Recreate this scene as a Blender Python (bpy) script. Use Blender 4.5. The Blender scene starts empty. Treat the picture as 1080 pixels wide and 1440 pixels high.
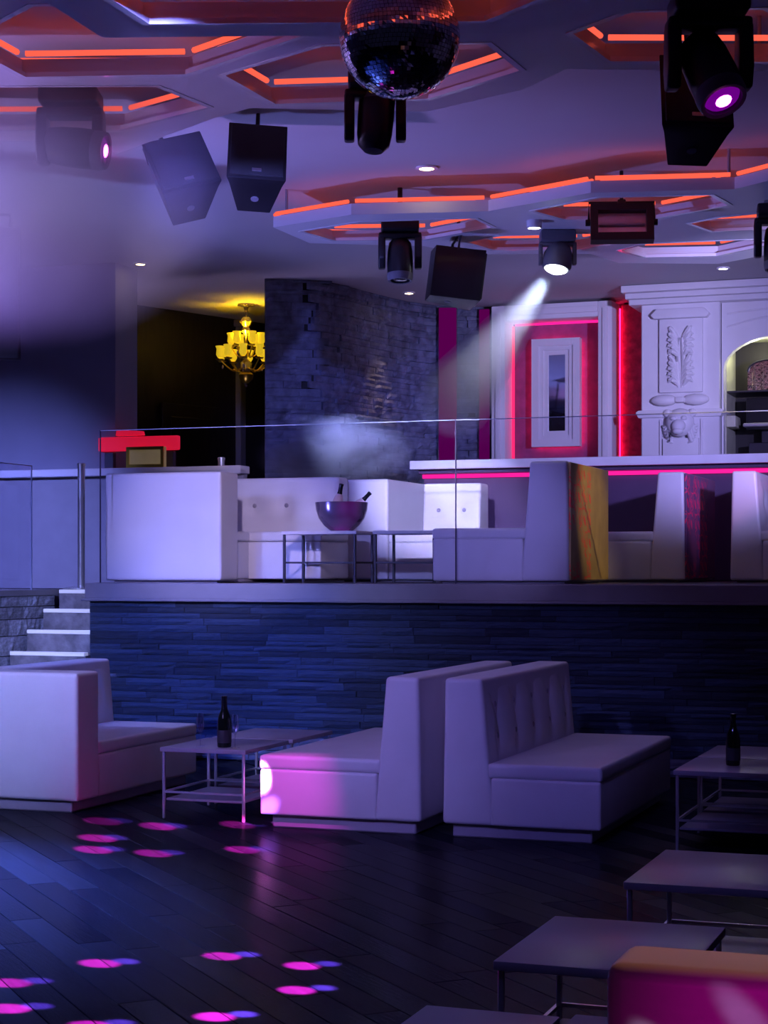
import bpy, bmesh, math, random
from mathutils import Vector, Matrix, noise
from mathutils.geometry import tessellate_polygon
R = math.radians
PI = math.pi
rnd = random.Random(7)
scn = bpy.context.scene
COL = scn.collection

# ------------------------------------------------------------------ camera, world, light, exposure
# Room axes: x runs along the raised platform's front edge, y goes into the room, z is up.
cam_d = bpy.data.cameras.new('camera')
cam_d.sensor_fit = 'VERTICAL'
cam_d.sensor_height = 36.0
cam_d.lens = 62.5
cam_d.shift_y = 80.0 / 1440.0
cam_d.clip_end = 200
cam = bpy.data.objects.new('camera', cam_d)
cam.location = (0, 0, 1.6)
cam.rotation_euler = (R(90), 0, R(20))
COL.objects.link(cam)
scn.camera = cam

scn.view_settings.view_transform = 'Standard'
scn.view_settings.look = 'None'
scn.view_settings.gamma = 1
scn.view_settings.use_curve_mapping = False
scn.view_settings.exposure = 0.0

world = bpy.data.worlds.new('world')
scn.world = world
world.use_nodes = True
bg = world.node_tree.nodes['Background']
bg.inputs[0].default_value = (0.22, 0.20, 0.75, 1)
bg.inputs[1].default_value = 0.012


def aim(o, target):
    d = Vector(target) - Vector(o.location)
    o.rotation_euler = d.to_track_quat('-Z', 'Y').to_euler()


def spot(name, loc, target, power, color, angle, blend=0.5, size=0.05):
    l = bpy.data.lights.new(name, 'SPOT')
    l.energy = power
    l.color = color
    l.spot_size = R(angle)
    l.spot_blend = blend
    l.shadow_soft_size = size
    o = bpy.data.objects.new(name, l)
    o.location = loc
    COL.objects.link(o)
    aim(o, target)
    return o


def point(name, loc, power, color, size=0.1):
    l = bpy.data.lights.new(name, 'POINT')
    l.energy = power
    l.color = color
    l.shadow_soft_size = size
    o = bpy.data.objects.new(name, l)
    o.location = loc
    COL.objects.link(o)
    return o


BLUE = (0.16, 0.20, 1.0)
VIOLET = (0.30, 0.20, 1.0)
LAV = (0.42, 0.40, 1.0)
MAG = (1.0, 0.02, 0.75)
# unseen washes, several of them added only to brighten what they aim at
spot('blue_wash_lamp', (-7.6, 3.0, 4.2), (-6.8, 11.8, 1.0), 3100, (0.33, 0.37, 1.0), 28, 0.9, 0.10)
spot('violet_wash_lamp', (-6.0, 2.2, 4.2), (-4.5, 10.6, 0.6), 1300, (0.34, 0.28, 1.0), 24, 1.0, 0.10)
spot('violet_table_lamp', (-1.6, 3.7, 4.3), (-1.2, 6.2, 0.3), 55, (0.20, 0.18, 1.0), 75, 0.9, 0.10)
spot('violet_bench_lamp', (-2.0, 3.6, 4.3), (-2.9, 10.4, 0.6), 420, (0.22, 0.19, 1.0), 24, 1.0, 0.10)
spot('warm_seat_lamp', (-2.2, 6.5, 4.2), (-2.75, 11.2, 0.45), 300, (1.0, 0.62, 0.55), 9, 0.9, 0.03)
spot('lavender_platform_fill', (-2.9, 5.4, 4.1), (-6.7, 14.4, 1.9), 2300, (0.74, 0.60, 0.86), 14, 0.8, 0.05)
spot('violet_front_fill', (-2.2, 5.3, 4.1), (-4.0, 13.7, 1.9), 1000, (0.38, 0.35, 1.0), 10, 0.9, 0.05)
spot('deep_blue_stone_lamp', (-6.6, 5.0, 4.2), (-6.5, 13.5, 0.7), 2600, (0.04, 0.12, 1.0), 20, 1.0, 0.05)
spot('white_platform_fill', (-2.7, 5.4, 4.1), (-5.3, 16.2, 2.25), 9500, (0.58, 0.58, 1.0), 9, 0.7, 0.05)
spot('blue_stair_fill', (-9.8, 7.0, 4.2), (-9.7, 15.3, 1.7), 4300, (0.24, 0.28, 1.0), 26, 1.0, 0.06)
spot('blue_stone_fill', (-3.2, 5.3, 4.08), (-6.85, 17.5, 3.2), 3600, (0.20, 0.22, 1.0), 15, 1.0, 0.05)
spot('blue_step_fill', (-5.0, 4.0, 4.2), (-8.4, 13.7, 1.0), 2600, (0.28, 0.34, 1.0), 9, 0.9, 0.05)
spot('violet_bar_fill', (0.2, 11.4, 3.2), (-4.6, 18.9, 3.4), 2100, (0.46, 0.42, 1.0), 36, 0.9, 0.10)
spot('violet_uplight_fill', (-9.6, 9.5, 0.4), (-5.4, 13.2, 4.6), 1250, (0.24, 0.26, 1.0), 62, 0.9, 0.15)
spot('violet_uplight_fill', (-7.9, 16.7, 1.7), (-8.0, 16.6, 4.6), 45, (0.62, 0.46, 1.0), 110, 0.9, 0.10)  # added, tucked behind the parapet to lift the ceiling
spot('violet_uplight_fill', (-9.2, 6.8, 0.4), (-6.0, 9.3, 4.3), 1500, (0.46, 0.28, 1.0), 44, 0.9, 0.15)
spot('blue_floor_lamp', (-8.6, 9.5, 4.2), (-6.3, 7.4, 0.0), 20000, (0.12, 0.20, 1.0), 46, 0.9, 0.10)

# ------------------------------------------------------------------ materials
def mat(name, col, rough=0.5, metal=0.0, var=0.12, scale=6.0, bump=0.0, bscale=60.0, emis=None, estr=0.0, coat=0.0, stretch=None, spec=0.5):
    m = bpy.data.materials.new(name)
    m.use_nodes = True
    nt = m.node_tree
    b = nt.nodes['Principled BSDF']
    b.inputs['Roughness'].default_value = rough
    b.inputs['Metallic'].default_value = metal
    b.inputs['Coat Weight'].default_value = coat
    b.inputs['Specular IOR Level'].default_value = spec
    tc = nt.nodes.new('ShaderNodeTexCoord')
    mp = nt.nodes.new('ShaderNodeMapping')
    if stretch:
        mp.inputs['Scale'].default_value = stretch
    nt.links.new(tc.outputs['Object'], mp.inputs[0])
    nz = nt.nodes.new('ShaderNodeTexNoise')
    nz.inputs['Scale'].default_value = scale
    nz.inputs['Detail'].default_value = 4
    nt.links.new(mp.outputs[0], nz.inputs['Vector'])
    cr = nt.nodes.new('ShaderNodeValToRGB')
    a = [max(0, c * (1 - var)) for c in col]
    z = [min(1, c * (1 + var)) for c in col]
    cr.color_ramp.elements[0].position = 0.3
    cr.color_ramp.elements[1].position = 0.7
    cr.color_ramp.elements[0].color = (*a, 1)
    cr.color_ramp.elements[1].color = (*z, 1)
    nt.links.new(nz.outputs[0], cr.inputs[0])
    nt.links.new(cr.outputs[0], b.inputs['Base Color'])
    if bump > 0:
        n2 = nt.nodes.new('ShaderNodeTexNoise')
        n2.inputs['Scale'].default_value = bscale
        n2.inputs['Detail'].default_value = 3
        nt.links.new(mp.outputs[0], n2.inputs['Vector'])
        bp = nt.nodes.new('ShaderNodeBump')
        bp.inputs['Strength'].default_value = bump
        bp.inputs['Distance'].default_value = 0.01
        nt.links.new(n2.outputs[0], bp.inputs['Height'])
        nt.links.new(bp.outputs[0], b.inputs['Normal'])
    if emis:
        b.inputs['Emission Color'].default_value = (*emis, 1)
        b.inputs['Emission Strength'].default_value = estr
    return m


def glass_mat(name, tint=(0.93, 0.94, 1.0), ior=1.45, rough=0.0):
    m = bpy.data.materials.new(name)
    m.use_nodes = True
    nt = m.node_tree
    nt.nodes.remove(nt.nodes['Principled BSDF'])
    out = nt.nodes['Material Output']
    tr = nt.nodes.new('ShaderNodeBsdfTransparent')
    tr.inputs[0].default_value = (*tint, 1)
    gl = nt.nodes.new('ShaderNodeBsdfGlossy')
    gl.inputs['Roughness'].default_value = rough
    lw = nt.nodes.new('ShaderNodeLayerWeight')
    lw.inputs[0].default_value = 0.5
    pw = nt.nodes.new('ShaderNodeMath')
    pw.operation = 'POWER'
    pw.inputs[1].default_value = 5.0
    nt.links.new(lw.outputs['Facing'], pw.inputs[0])
    fr = nt.nodes.new('ShaderNodeMapRange')
    fr.inputs['To Min'].default_value = ((ior - 1) / (ior + 1)) ** 2
    fr.inputs['To Max'].default_value = 1.0
    nt.links.new(pw.outputs[0], fr.inputs['Value'])
    mx = nt.nodes.new('ShaderNodeMixShader')
    nt.links.new(fr.outputs[0], mx.inputs[0])
    nt.links.new(tr.outputs[0], mx.inputs[1])
    nt.links.new(gl.outputs[0], mx.inputs[2])
    nt.links.new(mx.outputs[0], out.inputs['Surface'])
    return m


def emit_mat(name, col, strength):
    m = bpy.data.materials.new(name)
    m.use_nodes = True
    nt = m.node_tree
    nt.nodes.remove(nt.nodes['Principled BSDF'])
    e = nt.nodes.new('ShaderNodeEmission')
    e.inputs[0].default_value = (*col, 1)
    e.inputs[1].default_value = strength
    nt.links.new(e.outputs[0], nt.nodes['Material Output'].inputs['Surface'])
    return m


def reflection_mat(name, base, refl, top):  # reflections in the balustrade glass, painted into the colour as a figured pattern
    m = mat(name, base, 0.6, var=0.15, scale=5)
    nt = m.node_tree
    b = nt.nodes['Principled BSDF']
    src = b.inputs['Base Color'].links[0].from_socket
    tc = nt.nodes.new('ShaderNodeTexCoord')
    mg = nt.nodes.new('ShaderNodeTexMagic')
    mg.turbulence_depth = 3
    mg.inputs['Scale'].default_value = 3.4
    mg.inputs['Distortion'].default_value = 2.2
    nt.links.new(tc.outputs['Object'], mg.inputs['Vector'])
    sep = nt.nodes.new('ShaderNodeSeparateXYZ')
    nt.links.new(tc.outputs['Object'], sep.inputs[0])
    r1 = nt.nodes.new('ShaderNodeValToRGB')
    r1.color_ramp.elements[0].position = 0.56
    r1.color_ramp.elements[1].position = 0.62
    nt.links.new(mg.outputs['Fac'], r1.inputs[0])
    # the painted reflection is kept to one side of the back
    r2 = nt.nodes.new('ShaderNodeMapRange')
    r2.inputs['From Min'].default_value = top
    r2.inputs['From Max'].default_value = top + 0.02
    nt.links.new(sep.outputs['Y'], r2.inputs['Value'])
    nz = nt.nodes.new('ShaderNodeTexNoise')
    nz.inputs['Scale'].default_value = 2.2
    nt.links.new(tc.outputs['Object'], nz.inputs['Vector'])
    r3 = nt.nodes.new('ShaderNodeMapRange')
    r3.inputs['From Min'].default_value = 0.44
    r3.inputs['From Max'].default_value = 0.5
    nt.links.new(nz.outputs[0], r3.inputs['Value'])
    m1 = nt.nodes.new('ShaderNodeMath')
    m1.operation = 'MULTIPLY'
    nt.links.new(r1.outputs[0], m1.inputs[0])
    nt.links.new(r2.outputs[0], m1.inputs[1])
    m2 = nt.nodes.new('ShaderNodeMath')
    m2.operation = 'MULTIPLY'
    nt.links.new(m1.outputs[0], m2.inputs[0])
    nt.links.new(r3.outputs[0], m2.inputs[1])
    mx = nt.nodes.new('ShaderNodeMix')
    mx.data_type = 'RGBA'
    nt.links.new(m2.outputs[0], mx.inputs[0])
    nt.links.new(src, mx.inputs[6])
    mx.inputs[7].default_value = (*refl, 1)
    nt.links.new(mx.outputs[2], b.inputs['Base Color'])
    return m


def volume_mat(name, col, dens, scale, lo, hi, aniso=0.2):
    m = bpy.data.materials.new(name)
    m.use_nodes = True
    nt = m.node_tree
    nt.nodes.remove(nt.nodes['Principled BSDF'])
    v = nt.nodes.new('ShaderNodeVolumeScatter')
    v.inputs['Color'].default_value = (*col, 1)
    v.inputs['Anisotropy'].default_value = aniso
    tc = nt.nodes.new('ShaderNodeTexCoord')
    nz = nt.nodes.new('ShaderNodeTexNoise')
    nz.inputs['Scale'].default_value = scale
    nz.inputs['Detail'].default_value = 4
    nz.inputs['Distortion'].default_value = 0.6
    nt.links.new(tc.outputs['Object'], nz.inputs['Vector'])
    mr = nt.nodes.new('ShaderNodeMapRange')
    mr.inputs['From Min'].default_value = lo
    mr.inputs['From Max'].default_value = hi
    nt.links.new(nz.outputs[0], mr.inputs['Value'])
    # fade towards the rim of the puff (generated coordinates: centre 0.5)
    vs = nt.nodes.new('ShaderNodeVectorMath')
    vs.operation = 'DISTANCE'
    vs.inputs[1].default_value = (0.5, 0.5, 0.5)
    nt.links.new(tc.outputs['Generated'], vs.inputs[0])
    fr = nt.nodes.new('ShaderNodeMapRange')
    fr.inputs['From Min'].default_value = 0.5
    fr.inputs['From Max'].default_value = 0.12
    nt.links.new(vs.outputs['Value'], fr.inputs['Value'])
    mm = nt.nodes.new('ShaderNodeMath')
    mm.operation = 'MULTIPLY'
    nt.links.new(mr.outputs[0], mm.inputs[0])
    nt.links.new(fr.outputs[0], mm.inputs[1])
    m3 = nt.nodes.new('ShaderNodeMath')
    m3.operation = 'MULTIPLY'
    m3.inputs[1].default_value = dens
    nt.links.new(mm.outputs[0], m3.inputs[0])
    nt.links.new(m3.outputs[0], v.inputs['Density'])
    nt.links.new(v.outputs[0], nt.nodes['Material Output'].inputs['Volume'])
    return m


def floor_mat(name, col, rough):
    """oiled dark boards: matte body with a thin gloss that grows at grazing view"""
    m = mat(name, col, 0.6, var=0.25, scale=4, bump=0.15, bscale=12, stretch=(6, 1, 1), spec=0.0)
    nt = m.node_tree
    b = nt.nodes['Principled BSDF']
    gl = nt.nodes.new('ShaderNodeBsdfGlossy')
    gl.inputs['Roughness'].default_value = rough
    nt.links.new(b.inputs['Normal'].links[0].from_socket, gl.inputs['Normal'])
    lw = nt.nodes.new('ShaderNodeLayerWeight')
    lw.inputs[0].default_value = 0.5
    pw = nt.nodes.new('ShaderNodeMath')
    pw.operation = 'POWER'
    pw.inputs[1].default_value = 4.0
    nt.links.new(lw.outputs['Facing'], pw.inputs[0])
    mr = nt.nodes.new('ShaderNodeMapRange')
    mr.inputs['To Min'].default_value = 0.02
    mr.inputs['To Max'].default_value = 0.20
    nt.links.new(pw.outputs[0], mr.inputs['Value'])
    mx = nt.nodes.new('ShaderNodeMixShader')
    nt.links.new(mr.outputs[0], mx.inputs[0])
    nt.links.new(b.outputs[0], mx.inputs[1])
    nt.links.new(gl.outputs[0], mx.inputs[2])
    nt.links.new(mx.outputs[0], nt.nodes['Material Output'].inputs['Surface'])
    return m


M = {}
M['leather'] = mat('white_leather', (0.74, 0.71, 0.74), 0.38, var=0.05, scale=3, bump=0.04, bscale=60)
M['button'] = mat('dent_shade_button', (0.34, 0.31, 0.36), 0.45, var=0.05)  # darker than the leather: shade of the dents put into the colour
M['plinth'] = mat('plinth_laminate', (0.42, 0.38, 0.44), 0.35, var=0.06)
M['plank'] = floor_mat('dark_oak', (0.010, 0.012, 0.022), 0.26)
M['groove'] = mat('groove_black', (0.006, 0.006, 0.008), 0.7)
M['ceiling'] = mat('ceiling_plaster', (0.50, 0.48, 0.50), 0.8, var=0.06, scale=0.6)
M['panel'] = mat('panel_paint', (0.72, 0.70, 0.74), 0.5, var=0.04, scale=1.0)
M['trim'] = mat('gloss_white_trim', (0.88, 0.86, 0.9), 0.15, var=0.03)
M['stone'] = mat('slate_ledger', (0.10, 0.11, 0.17), 0.62, var=0.45, scale=9, bump=0.5, bscale=40)
M['stone2'] = mat('grey_fieldstone', (0.24, 0.23, 0.25), 0.7, var=0.4, scale=9, bump=0.5, bscale=30)
M['navy'] = mat('navy_paint', (0.20, 0.20, 0.27), 0.7, var=0.08, scale=1.5)
M['dark'] = mat('dark_walnut', (0.016, 0.011, 0.012), 0.5, var=0.4, scale=3, stretch=(8, 8, 1))
M['ledge'] = mat('ledge_paint', (0.27, 0.26, 0.30), 0.45, var=0.05)
M['ledge2'] = mat('platform_edge_paint', (0.22, 0.20, 0.24), 0.45, var=0.05)
M['carpet'] = mat('platform_carpet', (0.10, 0.09, 0.11), 0.9, var=0.2, scale=40)
M['chrome'] = mat('chrome', (0.85, 0.85, 0.88), 0.25, 0.7, var=0.03)
M['steel'] = mat('brushed_steel', (0.55, 0.55, 0.6), 0.3, 1.0, var=0.05)
M['frame_dark'] = mat('dark_metal_frame', (0.06, 0.055, 0.07), 0.4, 0.6, var=0.1)
M['table'] = mat('pale_tabletop', (0.36, 0.34, 0.42), 0.3, var=0.05, spec=0.3)
M['black'] = mat('black_plastic', (0.012, 0.012, 0.015), 0.38, var=0.2)
M['black2'] = mat('black_grille', (0.02, 0.02, 0.024), 0.6, var=0.2, bump=0.3, bscale=200)
M['grey'] = mat('grey_plastic', (0.16, 0.16, 0.19), 0.5, var=0.1)
M['bottle'] = mat('dark_bottle_glass', (0.008, 0.012, 0.010), 0.08, var=0.2)
M['label'] = mat('bottle_paper', (0.05, 0.045, 0.06), 0.5)
M['foil'] = mat('bottle_foil', (0.02, 0.02, 0.03), 0.25, 0.5)
M['rose'] = mat('pale_bottle_glass', (0.85, 0.62, 0.70), 0.12, var=0.05)
M['bowl'] = mat('smoky_bowl', (0.26, 0.20, 0.32), 0.2, 0.7, var=0.1)
M['glass'] = glass_mat('clear_glass', (0.95, 0.95, 1.0), 1.4)
M['stemglass'] = glass_mat('stem_glass', (0.94, 0.94, 1.0), 2.5, 0.12)
M['glassedge'] = mat('polished_glass_edge', (0.45, 0.5, 0.62), 0.15, var=0.05)
M['glassjoint'] = mat('dark_glass_joint', (0.05, 0.04, 0.09), 0.4)
M['nosing'] = mat('white_step_nosing', (0.95, 0.95, 0.97), 0.35, var=0.03, emis=(0.55, 0.6, 1.0), estr=0.35)
M['white'] = mat('carved_white_plaster', (0.78, 0.76, 0.78), 0.55, var=0.05, scale=2, bump=0.05, bscale=30)
M['redwall'] = mat('crimson_velvet', (0.45, 0.05, 0.14), 0.7, var=0.35, scale=14, bump=0.3, bscale=30)
M['plum'] = mat('plum_wallpaper', (0.20, 0.05, 0.16), 0.6, var=0.2, scale=9)
M['mirror'] = mat('mirror_silver', (0.75, 0.75, 0.8), 0.03, 1.0, var=0.02)
M['ball'] = mat('mirror_tiles', (0.85, 0.85, 0.9), 0.04, 1.0, var=0.25, scale=40)
M['bar'] = mat('bar_front_lacquer', (0.085, 0.05, 0.11), 0.35, var=0.06)
M['bartop'] = mat('bar_top_white', (0.70, 0.68, 0.76), 0.2, var=0.04)
M['gold'] = mat('gilded_brass', (0.85, 0.62, 0.08), 0.28, 0.85, var=0.15)
M['shade'] = mat('yellow_glass_shade', (0.9, 0.7, 0.05), 0.25, var=0.15, emis=(1.0, 0.66, 0.02), estr=0.55)
M['crystal'] = mat('smoky_crystal', (0.5, 0.42, 0.45), 0.06, 0.7, var=0.2)
M['cream'] = mat('cream_wall', (0.62, 0.62, 0.45), 0.5, var=0.1)
M['silver'] = mat('hammered_silver', (0.8, 0.78, 0.62), 0.12, 1.0, var=0.2, bump=0.5, bscale=25)
M['redreflect'] = mat('red_reflection_glow', (0.7, 0.03, 0.06), 0.5, emis=(1.0, 0.01, 0.05), estr=0.55)  # glow of a red glass reflection put into the material
M['yellowreflect'] = mat('yellow_reflection_glow', (0.7, 0.62, 0.25), 0.5, emis=(0.8, 0.6, 0.2), estr=0.10)  # yellow glass reflection put into colour and glow
M['ledhalo'] = emit_mat('led_red_halo', (1.0, 0.01, 0.10), 9.0)
M['led'] = emit_mat('led_orange_red', (1.0, 0.11, 0.065), 1.2)
M['ledpink'] = emit_mat('led_pink', (1.0, 0.02, 0.13), 1.6)
M['ledmag'] = emit_mat('led_magenta', (1.0, 0.015, 0.30), 1.3)
M['wallglow'] = emit_mat('magenta_wall_glow', (0.55, 0.0, 0.42), 0.16)  # glow standing in for magenta light thrown on the wall
M['warm'] = emit_mat('downlight_warm', (1.0, 0.72, 0.35), 22)
M['cold'] = emit_mat('downlight_cold', (0.85, 0.9, 1.0), 16)
M['lensmag'] = emit_mat('lens_magenta', (1.0, 0.12, 0.85), 12)
M['lenswhite'] = emit_mat('lens_white', (0.85, 0.9, 1.0), 30)
M['lensviolet'] = mat('violet_lens', (0.10, 0.0, 0.16), 0.1, emis=(0.30, 0.0, 0.50), estr=0.45)
M['lensdark'] = mat('dark_lens', (0.02, 0.02, 0.03), 0.05)
M['reflector'] = mat('flood_reflector', (0.8, 0.75, 0.85), 0.3, 0.4)
M['reflectgold'] = reflection_mat('gold_reflection', (0.50, 0.36, 0.14), (0.90, 0.10, 0.06), 0.66)
M['reflectplum'] = reflection_mat('plum_reflection', (0.16, 0.07, 0.16), (0.80, 0.03, 0.14), 0.42)

# ------------------------------------------------------------------ mesh helpers
def new():
    return bmesh.new()


def merge(dst, src):
    me = bpy.data.meshes.new('tmp')
    src.to_mesh(me)
    src.free()
    dst.from_mesh(me)
    bpy.data.meshes.remove(me)
    return dst


def box(x0, x1, y0, y1, z0, z1, bm=None):
    bm = bm or new()
    vs = [bm.verts.new(p) for p in ((x0, y0, z0), (x1, y0, z0), (x1, y1, z0), (x0, y1, z0), (x0, y0, z1), (x1, y0, z1), (x1, y1, z1), (x0, y1, z1))]
    for f in ((3, 2, 1, 0), (4, 5, 6, 7), (0, 1, 5, 4), (1, 2, 6, 5), (2, 3, 7, 6), (3, 0, 4, 7)):
        bm.faces.new([vs[i] for i in f])
    return bm


def bevel(bm, r, seg=3):
    bmesh.ops.bevel(bm, geom=list(bm.edges), offset=r, segments=seg, affect='EDGES', profile=0.6, clamp_overlap=True)
    return bm


def rbox(x0, x1, y0, y1, z0, z1, r=0.03, seg=3, bm=None):
    t = bevel(box(x0, x1, y0, y1, z0, z1), r, seg)
    return merge(bm, t) if bm else t


def prism(pts, axis, a0, a1, bm=None):
    """pts: 2d polygon; axis 'y': (x,z) extruded along y; 'z': (x,y) along z; 'x': (y,z) along x"""
    bm = bm or new()
    def P(p, a):
        return {'y': (p[0], a, p[1]), 'z': (p[0], p[1], a), 'x': (a, p[0], p[1])}[axis]
    A = [bm.verts.new(P(p, a0)) for p in pts]
    B = [bm.verts.new(P(p, a1)) for p in pts]
    n = len(pts)
    fs = [bm.faces.new(A), bm.faces.new(list(reversed(B)))]
    for i in range(n):
        fs.append(bm.faces.new((A[i], B[i], B[(i + 1) % n], A[(i + 1) % n])))
    bmesh.ops.recalc_face_normals(bm, faces=fs)
    return bm


def cyl(p0, p1, r0, r1=None, seg=16, bm=None):
    bm = bm or new()
    r1 = r0 if r1 is None else r1
    p0, p1 = Vector(p0), Vector(p1)
    d = (p1 - p0).normalized()
    q = d.to_track_quat('Z', 'Y')
    A, B = [], []
    for i in range(seg):
        a = 2 * PI * i / seg
        v = q @ Vector((math.cos(a), math.sin(a), 0))
        A.append(bm.verts.new(p0 + v * r0))
        B.append(bm.verts.new(p1 + v * r1))
    bm.faces.new(list(reversed(A)))
    bm.faces.new(B)
    for i in range(seg):
        bm.faces.new((A[i], A[(i + 1) % seg], B[(i + 1) % seg], B[i]))
    return bm


def lathe(prof, seg=24, c=(0, 0, 0), bm=None):
    bm = bm or new()
    rings = []
    for r, z in prof:
        if r < 1e-5:
            rings.append([bm.verts.new((c[0], c[1], c[2] + z))])
        else:
            rings.append([bm.verts.new((c[0] + r * math.cos(2 * PI * i / seg), c[1] + r * math.sin(2 * PI * i / seg), c[2] + z)) for i in range(seg)])
    fs = []
    for a, b in zip(rings, rings[1:]):
        for i in range(seg):
            j = (i + 1) % seg
            if len(a) == 1 and len(b) == 1:
                continue
            if len(a) == 1:
                fs.append(bm.faces.new((a[0], b[j], b[i])))
            elif len(b) == 1:
                fs.append(bm.faces.new((a[i], a[j], b[0])))
            else:
                fs.append(bm.faces.new((a[i], a[j], b[j], b[i])))
    bmesh.ops.recalc_face_normals(bm, faces=fs)
    return bm


def tube(pts, r, seg=8, bm=None, closed=False):
    bm = bm or new()
    pts = [Vector(p) for p in pts]
    n = len(pts)
    rings = []
    for i, p in enumerate(pts):
        if closed:
            d = (pts[(i + 1) % n] - pts[i - 1]).normalized()
        else:
            d = (pts[min(i + 1, n - 1)] - pts[max(i - 1, 0)]).normalized()
        q = d.to_track_quat('Z', 'Y')
        rr = r[i] if isinstance(r, (list, tuple)) else r
        rings.append([bm.verts.new(p + q @ Vector((math.cos(2 * PI * k / seg) * rr, math.sin(2 * PI * k / seg) * rr, 0))) for k in range(seg)])
    prs = list(zip(rings, rings[1:]))
    if closed:
        prs.append((rings[-1], rings[0]))
    for a, b in prs:
        # best rotation between rings
        off = min(range(seg), key=lambda o: (a[0].co - b[o].co).length)
        for k in range(seg):
            bm.faces.new((a[k], a[(k + 1) % seg], b[(k + 1 + off) % seg], b[(k + off) % seg]))
    if not closed:
        bm.faces.new(list(reversed(rings[0])))
        bm.faces.new(rings[-1])
    return bm


def ball(c, r, seg=16, rings=10, sc=(1, 1, 1), bm=None):
    t = new()
    bmesh.ops.create_uvsphere(t, u_segments=seg, v_segments=rings, radius=r)
    for v in t.verts:
        v.co = Vector((v.co.x * sc[0] + c[0], v.co.y * sc[1] + c[1], v.co.z * sc[2] + c[2]))
    return merge(bm, t) if bm else t


def holed_slab(outer, holes, z0, z1):
    """flat slab with openings, outlines in plan"""
    bm = new()
    loops = [outer] + holes
    flat = [p for l in loops for p in l]
    tris = tessellate_polygon([[Vector((p[0], p[1], 0)) for p in l] for l in loops])
    lo = [bm.verts.new((p[0], p[1], z0)) for p in flat]
    hi = [bm.verts.new((p[0], p[1], z1)) for p in flat]
    fs = []
    for t in tris:
        try:
            fs.append(bm.faces.new([lo[i] for i in t]))
            fs.append(bm.faces.new([hi[i] for i in reversed(t)]))
        except ValueError:
            pass
    k = 0
    for l in loops:
        n = len(l)
        for i in range(n):
            a, b = k + i, k + (i + 1) % n
            fs.append(bm.faces.new((lo[a], lo[b], hi[b], hi[a])))
        k += n
    bmesh.ops.recalc_face_normals(bm, faces=fs)
    return bm


def mesh_of(name, bm, smooth=True, ang=35):
    me = bpy.data.meshes.new(name)
    bm.to_mesh(me)
    bm.free()
    if smooth:
        for p in me.polygons:
            p.use_smooth = True
        me.set_sharp_from_angle(angle=R(ang))
    return me


def obj(name, bm, m, parent=None, loc=None, rot=None, smooth=True):
    me = bm if isinstance(bm, bpy.types.Mesh) else mesh_of(name, bm, smooth)
    if m is not None and not me.materials:
        me.materials.append(M[m] if isinstance(m, str) else m)
    o = bpy.data.objects.new(name, me)
    COL.objects.link(o)
    if parent:
        o.parent = parent
    if loc:
        o.location = loc
    if rot:
        o.rotation_euler = rot
    return o


def tag(o, label, cat, group=None):
    o['label'] = label
    o['category'] = cat
    if group:
        o['group'] = group
    return o


def thing(name, label, cat, loc=(0, 0, 0), rot=(0, 0, 0), group=None):
    o = bpy.data.objects.new(name, None)
    o.empty_display_size = 0.1
    COL.objects.link(o)
    o.location = loc
    o.rotation_euler = rot if isinstance(rot, (tuple, list)) else (0, 0, rot)
    return tag(o, label, cat, group)


def struct(name, bm, m, smooth=False):
    o = obj(name, bm, m, smooth=smooth)
    o['kind'] = 'structure'
    return o


def copy_tree(o, parent=None):
    c = o.copy()
    COL.objects.link(c)
    c.parent = parent
    for ch in list(o.children):
        copy_tree(ch, c)
    return c


def inset(poly, d):
    """move every corner of a convex outline towards its centre by about d"""
    cx = sum(p[0] for p in poly) / len(poly)
    cy = sum(p[1] for p in poly) / len(poly)
    out = []
    for x, y in poly:
        l = math.hypot(x - cx, y - cy)
        k = (l - d) / l
        out.append((cx + (x - cx) * k, cy + (y - cy) * k))
    return out


PZ = 1.48      # platform floor
CZ = 4.60      # ceiling
VS = 13.54     # platform front

# ------------------------------------------------------------------ the room: floor of diagonal planks
fl = struct('floor', box(-13, 4, 0.5, 23, -0.12, -0.012), 'groove')
PW, PL = 0.15, 1.7
cam_c, cam_s = math.cos(R(20)), math.sin(R(20))


def in_view(x, y, z, m=60):
    X = cam_c * x + cam_s * y
    Y = -cam_s * x + cam_c * y
    if Y < 2:
        return 0
    px, py = 540 + 2500 * X / Y, 800 - 2500 * (z - 1.6) / Y
    return Y if (-m < px < 1080 + m and -m < py < 1440 + m) else 0


plank_me = []
for k in range(5):
    b = box(-PW / 2 + 0.0012, PW / 2 - 0.0012, -0.5 + 0.0008, 0.5 - 0.0008, -0.012, 0)
    plank_me.append(mesh_of('plank', bevel(b, 0.002, 1), False))
    mm = floor_mat('oak_plank_%d' % k, tuple(c * (0.85 + 0.07 * k) for c in (0.010, 0.012, 0.022)), 0.20 + 0.03 * k)
    plank_me[-1].materials.append(mm)
cand = []
d1 = Vector((0.7071, -0.7071, 0))
d2 = Vector((0.7071, 0.7071, 0))
for i in range(-70, 110):
    off = rnd.uniform(0, PL)
    for j in range(-8, 9):
        L = PL
        c = d2 * (i * PW) + d1 * (j * PL + off)
        if -9.3 < c.x < 3.2 and 1.2 < c.y < 13.4:
            Y = in_view(c.x, c.y, 0, 160)
            cand.append((Y if Y else 99, c.x, c.y))
cand.sort()
rest = new()
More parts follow.
